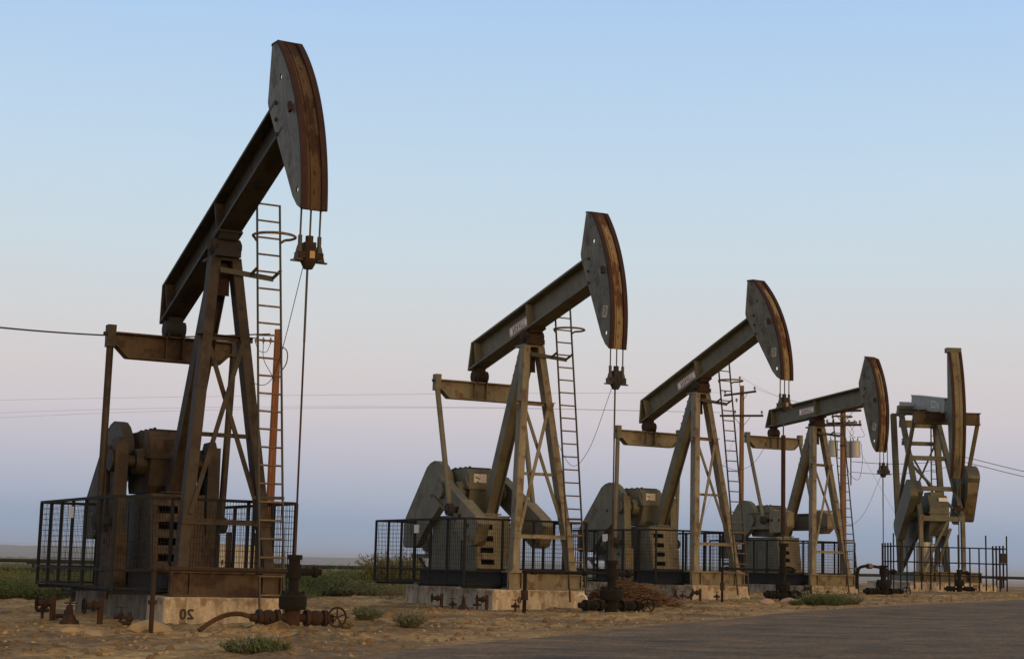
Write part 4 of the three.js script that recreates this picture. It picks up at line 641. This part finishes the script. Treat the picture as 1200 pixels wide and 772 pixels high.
// ---------------------------------------------------------------- plants, brush, stones
function blades(n, rad, hgt, seed, o = {}) {             // many thin leaves springing from stems in a low dome
  const r = rng(seed), pos = [], nor = [], up3 = o.up || 0.6, wid = o.wid || 0.012;
  for (let i = 0; i < n; i++) {
    const a = r() * 2 * A, q = Math.sqrt(r()), lean = o.lean || 0.9;
    let bx0 = Math.cos(a) * q * rad * (o.base || 0.35), bz0 = Math.sin(a) * q * rad * (o.base || 0.35);
    const L = hgt * (0.45 + 0.7 * r()), dx = Math.cos(a) * q * lean + (r() - 0.5) * 0.5, dz = Math.sin(a) * q * lean + (r() - 0.5) * 0.5, dl = Math.hypot(dx, up3, dz), d = V(dx / dl, up3 / dl, dz / dl);
    const segs = o.leafy || 3;
    const tip = V(bx0, 0, bz0).add(d.clone().multiplyScalar(L)), side = V(-d.z, 0, d.x).normalize().multiplyScalar(wid * 0.5);
    const push = (p0, p1, p2) => { const nn = p1.clone().sub(p0).cross(p2.clone().sub(p0)).normalize(); for (const p of [p0, p1, p2]) { pos.push(p.x, p.y, p.z); nor.push(nn.x, nn.y, nn.z); } };
    const b0 = V(bx0, -0.02, bz0); push(b0.clone().add(side), b0.clone().sub(side), tip);
    for (let k = 0; k < segs; k++) { const t = 0.3 + 0.7 * r(), c = b0.clone().lerp(tip, t), e = V(r() - 0.5, r() * 0.8, r() - 0.5).normalize().multiplyScalar((o.leaf || 0.05) * (0.6 + 0.8 * r())), sd = V(r() - 0.5, r() - 0.5, r() - 0.5).normalize().multiplyScalar((o.leafW || 0.012)); push(c.clone().add(sd), c.clone().sub(sd), c.clone().add(e)); }
  }
  const g = new THREE.BufferGeometry(); g.setAttribute('position', new THREE.Float32BufferAttribute(pos, 3)); g.setAttribute('normal', new THREE.Float32BufferAttribute(nor, 3)); g.setAttribute('uv', new THREE.Float32BufferAttribute(new Float32Array(pos.length / 3 * 2), 2)); return g;
}
function shrub(x, z, rad, hgt, n, m, label, seed, o = {}) {
  const t = thing('shrub', label, 'shrub', V(x, groundH(x, z), z), 0, 'weeds and shrubs');
  const f = shade(new THREE.Mesh(blades(n, rad, hgt, seed, o), m)); f.name = 'foliage'; t.add(f);
  const r = rng(seed + 9), st = []; for (let k = 0; k < 9; k++) { const a = r() * 6.3; st.push(cyl(V(0, -0.05, 0), V(Math.cos(a) * rad * 0.6, hgt * 0.55, Math.sin(a) * rad * 0.6), 0.008, 0.004, 4)); } part('stem', st, M.twig, t);
  if (o.sx) t.scale.set(o.sx, 1, 1);
}
shrub(-2.80, -18.4, 0.13, 0.15, 560, M.leafGrey, 'pale grey green weed, lower half of the clump below the rusty wellhead', 1, { base: 0.9, sx: 1.3 });
shrub(-2.56, -18.35, 0.14, 0.20, 620, M.leafGreen, 'taller greener half of the weed clump below the rusty wellhead', 2, { base: 0.7 });
shrub(-1.42, -25.6, 0.28, 0.34, 260, M.leafDry, 'open straw coloured bush in front of the dirt bank', 3, { base: 0.10, up: 0.6, lean: 1.2, leafy: 2 });
shrub(-1.42, -25.5, 0.26, 0.30, 300, M.leafGrey, 'green core of the open straw coloured bush', 4, { base: 0.15, up: 0.55, lean: 1.2 });
shrub(-2.3, -28.4, 0.20, 0.26, 480, M.leafGrey, 'rounded grey green bush behind the straw coloured one', 5, { base: 0.6 });
shrub(-2.9, -27.3, 0.12, 0.16, 160, M.leafDry, 'small dry tuft near the rounded bush', 6);
shrub(-2.4, -25.6, 0.12, 0.14, 140, M.leafDry, 'small dry tuft between the handwheel and the straw coloured bush', 7);
shrub(8.0, -42.4, 0.42, 0.42, 900, M.leafGreen, 'green weeds growing at the road edge before the level beamed pumpjack', 8, { base: 0.8, sx: 1.1 });
shrub(8.7, -43.2, 0.36, 0.34, 700, M.leafGrey, 'greyer weeds beside the green ones at the road edge', 9, { base: 0.8 });
shrub(7.3, -42.2, 0.16, 0.14, 200, M.leafGreen, 'low green sprig at the road edge by pinkish rocks', 10, { base: 0.7 });
shrub(-3.75, -56, 0.62, 1.25, 1500, M.leafOlive, 'tall yellow green bush behind the mesh fence', 11, { base: 0.8, up: 1.3, wid: 0.02, leaf: 0.10, leafW: 0.025, leafy: 6 });
shrub(-6.3, -53, 0.9, 0.85, 1300, M.leafGreen, 'dark green bush nearest behind the wellhead with the spoked handwheel', 13, { base: 0.9, sx: 1.4, wid: 0.02, leaf: 0.1, leafW: 0.02 });
shrub(-5.0, -56, 0.8, 1.05, 1200, M.leafGreen, 'taller dark green bush between the first two pumpjacks', 14, { base: 0.9, wid: 0.02, leaf: 0.1, leafW: 0.02 });
shrub(-7.9, -58, 0.8, 1.15, 1200, M.leafOlive, 'yellow green bush behind the rusty wellhead', 15, { base: 0.9, wid: 0.02, leaf: 0.1, leafW: 0.02 });
shrub(-4.3, -52, 0.8, 0.5, 900, M.leafGrey, 'low grey green bush by the end of the long foundation', 16, { base: 0.9, sx: 1.5, wid: 0.02, leaf: 0.08, leafW: 0.02 });
shrub(-12.6, -43.5, 0.8, 0.55, 1000, M.leafGreen, 'low green bush beside the handwheel valves at the picture edge', 17, { base: 0.9, sx: 1.6, wid: 0.02, leaf: 0.08, leafW: 0.02 });
shrub(-14.6, -48, 0.9, 0.8, 1000, M.leafOlive, 'yellowish bush behind the lowest pipe', 18, { base: 0.9, sx: 1.4, wid: 0.02, leaf: 0.1, leafW: 0.02 });
shrub(-5.6, -18.4, 0.14, 0.14, 140, M.leafDry, 'dry tuft at the lower corner of the dirt', 12);
function scatterStuff(name, geo, m, n, f) { const o = new THREE.InstancedMesh(geo, m, n), d = new THREE.Object3D(); for (let i = 0; i < n; i++) { f(d, i); d.updateMatrix(); o.setMatrixAt(i, d.matrix); } o.name = name; o.userData = { kind: 'stuff' }; shade(o); scene.add(o); return o; }
{
  const r = rng(77);
  const tuft = blades(26, 0.35, 0.62, 31, { base: 0.9, up: 1.3, lean: 0.6, wid: 0.02, leaf: 0.10, leafW: 0.014, leafy: 2 });
  const put = (d, x, z, s) => { d.position.set(x, groundH(x, z) - 0.03, z); d.rotation.set(0, r() * 6.3, 0); d.scale.set(s * 1.3, s, s * 1.3); };
  scatterStuff('grass', tuft, M.leafGreen, 5200, d => { let x, z; do { z = -41 - 72 * Math.pow(r(), 1.3); x = -36 + 34 * r(); } while (fbm(x * 0.18, z * 0.18, 401, 3) + (z < -44 ? 0.12 : -0.1) + (x > -9 && z > -46 ? -0.3 : 0) < 0.56 || (x > -5.5 - (z + 46) * -0.04 && z > -52)); put(d, x, z, 0.55 + 0.7 * r()); });
  scatterStuff('dry_grass', tuft, M.leafDry, 1500, d => { let x, z; do { z = -46 - 66 * r(); x = -38 + 38 * r(); } while (fbm(x * 0.2 + 7, z * 0.2, 403, 3) < 0.5); put(d, x, z, 0.5 + 0.5 * r()); });
  const rock = new THREE.IcosahedronGeometry(1, 1); { const q = rock.attributes.position; for (let i = 0; i < q.count; i++) { const v = V(q.getX(i), q.getY(i), q.getZ(i)), k = 0.7 + 0.6 * fbm(v.x * 1.4 + 5, v.y * 1.4 + v.z * 1.1, 411, 3); q.setXYZ(i, v.x * k, v.y * k * 0.7, v.z * k); } rock.computeVertexNormals(); }
  const area = (d, lo, hi) => { let x, z; do { z = -16 - 44 * Math.pow(r(), 1.2); x = -9 + 0.45 * (-16 - z) + (r() - 0.35) * 12; } while (roadSide(x, z) > 0.4); const s = lo + (hi - lo) * Math.pow(r(), 4); d.position.set(x, groundH(x, z) + s * 0.1, z); d.rotation.set(r() * 6, r() * 6, r() * 6); d.scale.setScalar(s); };
  scatterStuff('gravel', rock, M.stone, 2600, d => area(d, 0.004, 0.034));
  scatterStuff('dirt_clods', rock, M.stone2, 2400, d => area(d, 0.004, 0.06));
  const lump = (x, z, s, label, m = M.stone) => { const o = shade(new THREE.Mesh(boxUV(clean(rock.clone())), m)); o.name = numbered('rock'); o.position.set(x, groundH(x, z) + s * 0.15, z); o.scale.set(s * 1.4, s * 0.8, s); o.rotation.y = x * 3; o.userData = { label, category: 'rock', group: 'loose rocks' }; scene.add(o); };
  lump(-6.0, -23.4, 0.11, 'tan rock lying in the disturbed dirt below the forked valve'); lump(-5.1, -24.2, 0.24, 'broad flat boulder of pale dirt by the painted foundation'); lump(-5.5, -22.6, 0.13, 'tan rock below the broad flat boulder');
  lump(6.75, -43.3, 0.2, 'pinkish rock at the base of the wellhead with rounded bonnet', mat(0.42, 0.27, 0.19)); lump(7.35, -43.5, 0.22, 'larger pinkish rock beside the rounded wellhead', mat(0.42, 0.28, 0.2)); lump(7.8, -43.8, 0.15, 'smaller tan rock next to the green weeds', M.stone);
  // the heap of dead brush
  const heap = new THREE.BufferGeometry(); const list = [], list2 = []; const hx = 3.05, hz = -40.2;
  const prof = (u, v) => Math.max(0, 1 - u * u - v * v);
  for (let i = 0; i < 1900; i++) { let u, v; do { u = r() * 2 - 1; v = r() * 2 - 1; } while (u * u + v * v > 1); const skew = u < -0.1 ? 1 : 0.62, y = 0.58 * Math.sqrt(prof(u, v)) * (0.55 + 0.5 * r()) * (u > 0 ? 1 - 0.6 * u : 1), x = hx + u * 1.15, z = hz + v * 0.8, a = r() * 6.3, L = 0.12 + 0.22 * r(), e = V(Math.cos(a) * L, (r() - 0.45) * L * 0.7, Math.sin(a) * L), p0 = V(x, groundH(x, z) + y, z); (r() < 0.55 ? list : list2).push(cyl(p0, p0.clone().add(e), 0.009 + 0.009 * r(), 0.004, 3)); }
  const core = new THREE.SphereGeometry(1, 36, 18, 0, A * 2, 0, A / 2); core.scale(1.08, 0.46, 0.7); rough(core, 0.35, 421); core.translate(hx, groundH(hx, hz) - 0.05, hz);
  const t = thing('brush_heap', 'heap of reddish dead brush behind the black wellhead', 'brush heap', V(0, 0, 0)); part('dark_twigs', list, M.twig, t).userData.kind = 'stuff'; part('pale_twigs', list2, M.twig2, t).userData.kind = 'stuff'; part('soil_core', core, M.twig, t);
  // litter of dry stalks by the heap and wellheads
  const lit = []; for (let i = 0; i < 420; i++) { const x = 1.2 + 3.6 * r(), z = -37.2 - 2.6 * r(), a = r() * 6.3, L = 0.06 + 0.16 * r(), p0 = V(x, groundH(x, z) + 0.012, z); lit.push(cyl(p0, p0.clone().add(V(Math.cos(a) * L, 0.03 * r(), Math.sin(a) * L)), 0.006, 0.003, 3)); }
  const lo = shade(new THREE.Mesh(fuse(lit), M.leafDry)); lo.name = 'dry_stalks'; lo.userData = { kind: 'stuff' }; scene.add(lo);
}
renderer.render(scene, camera);
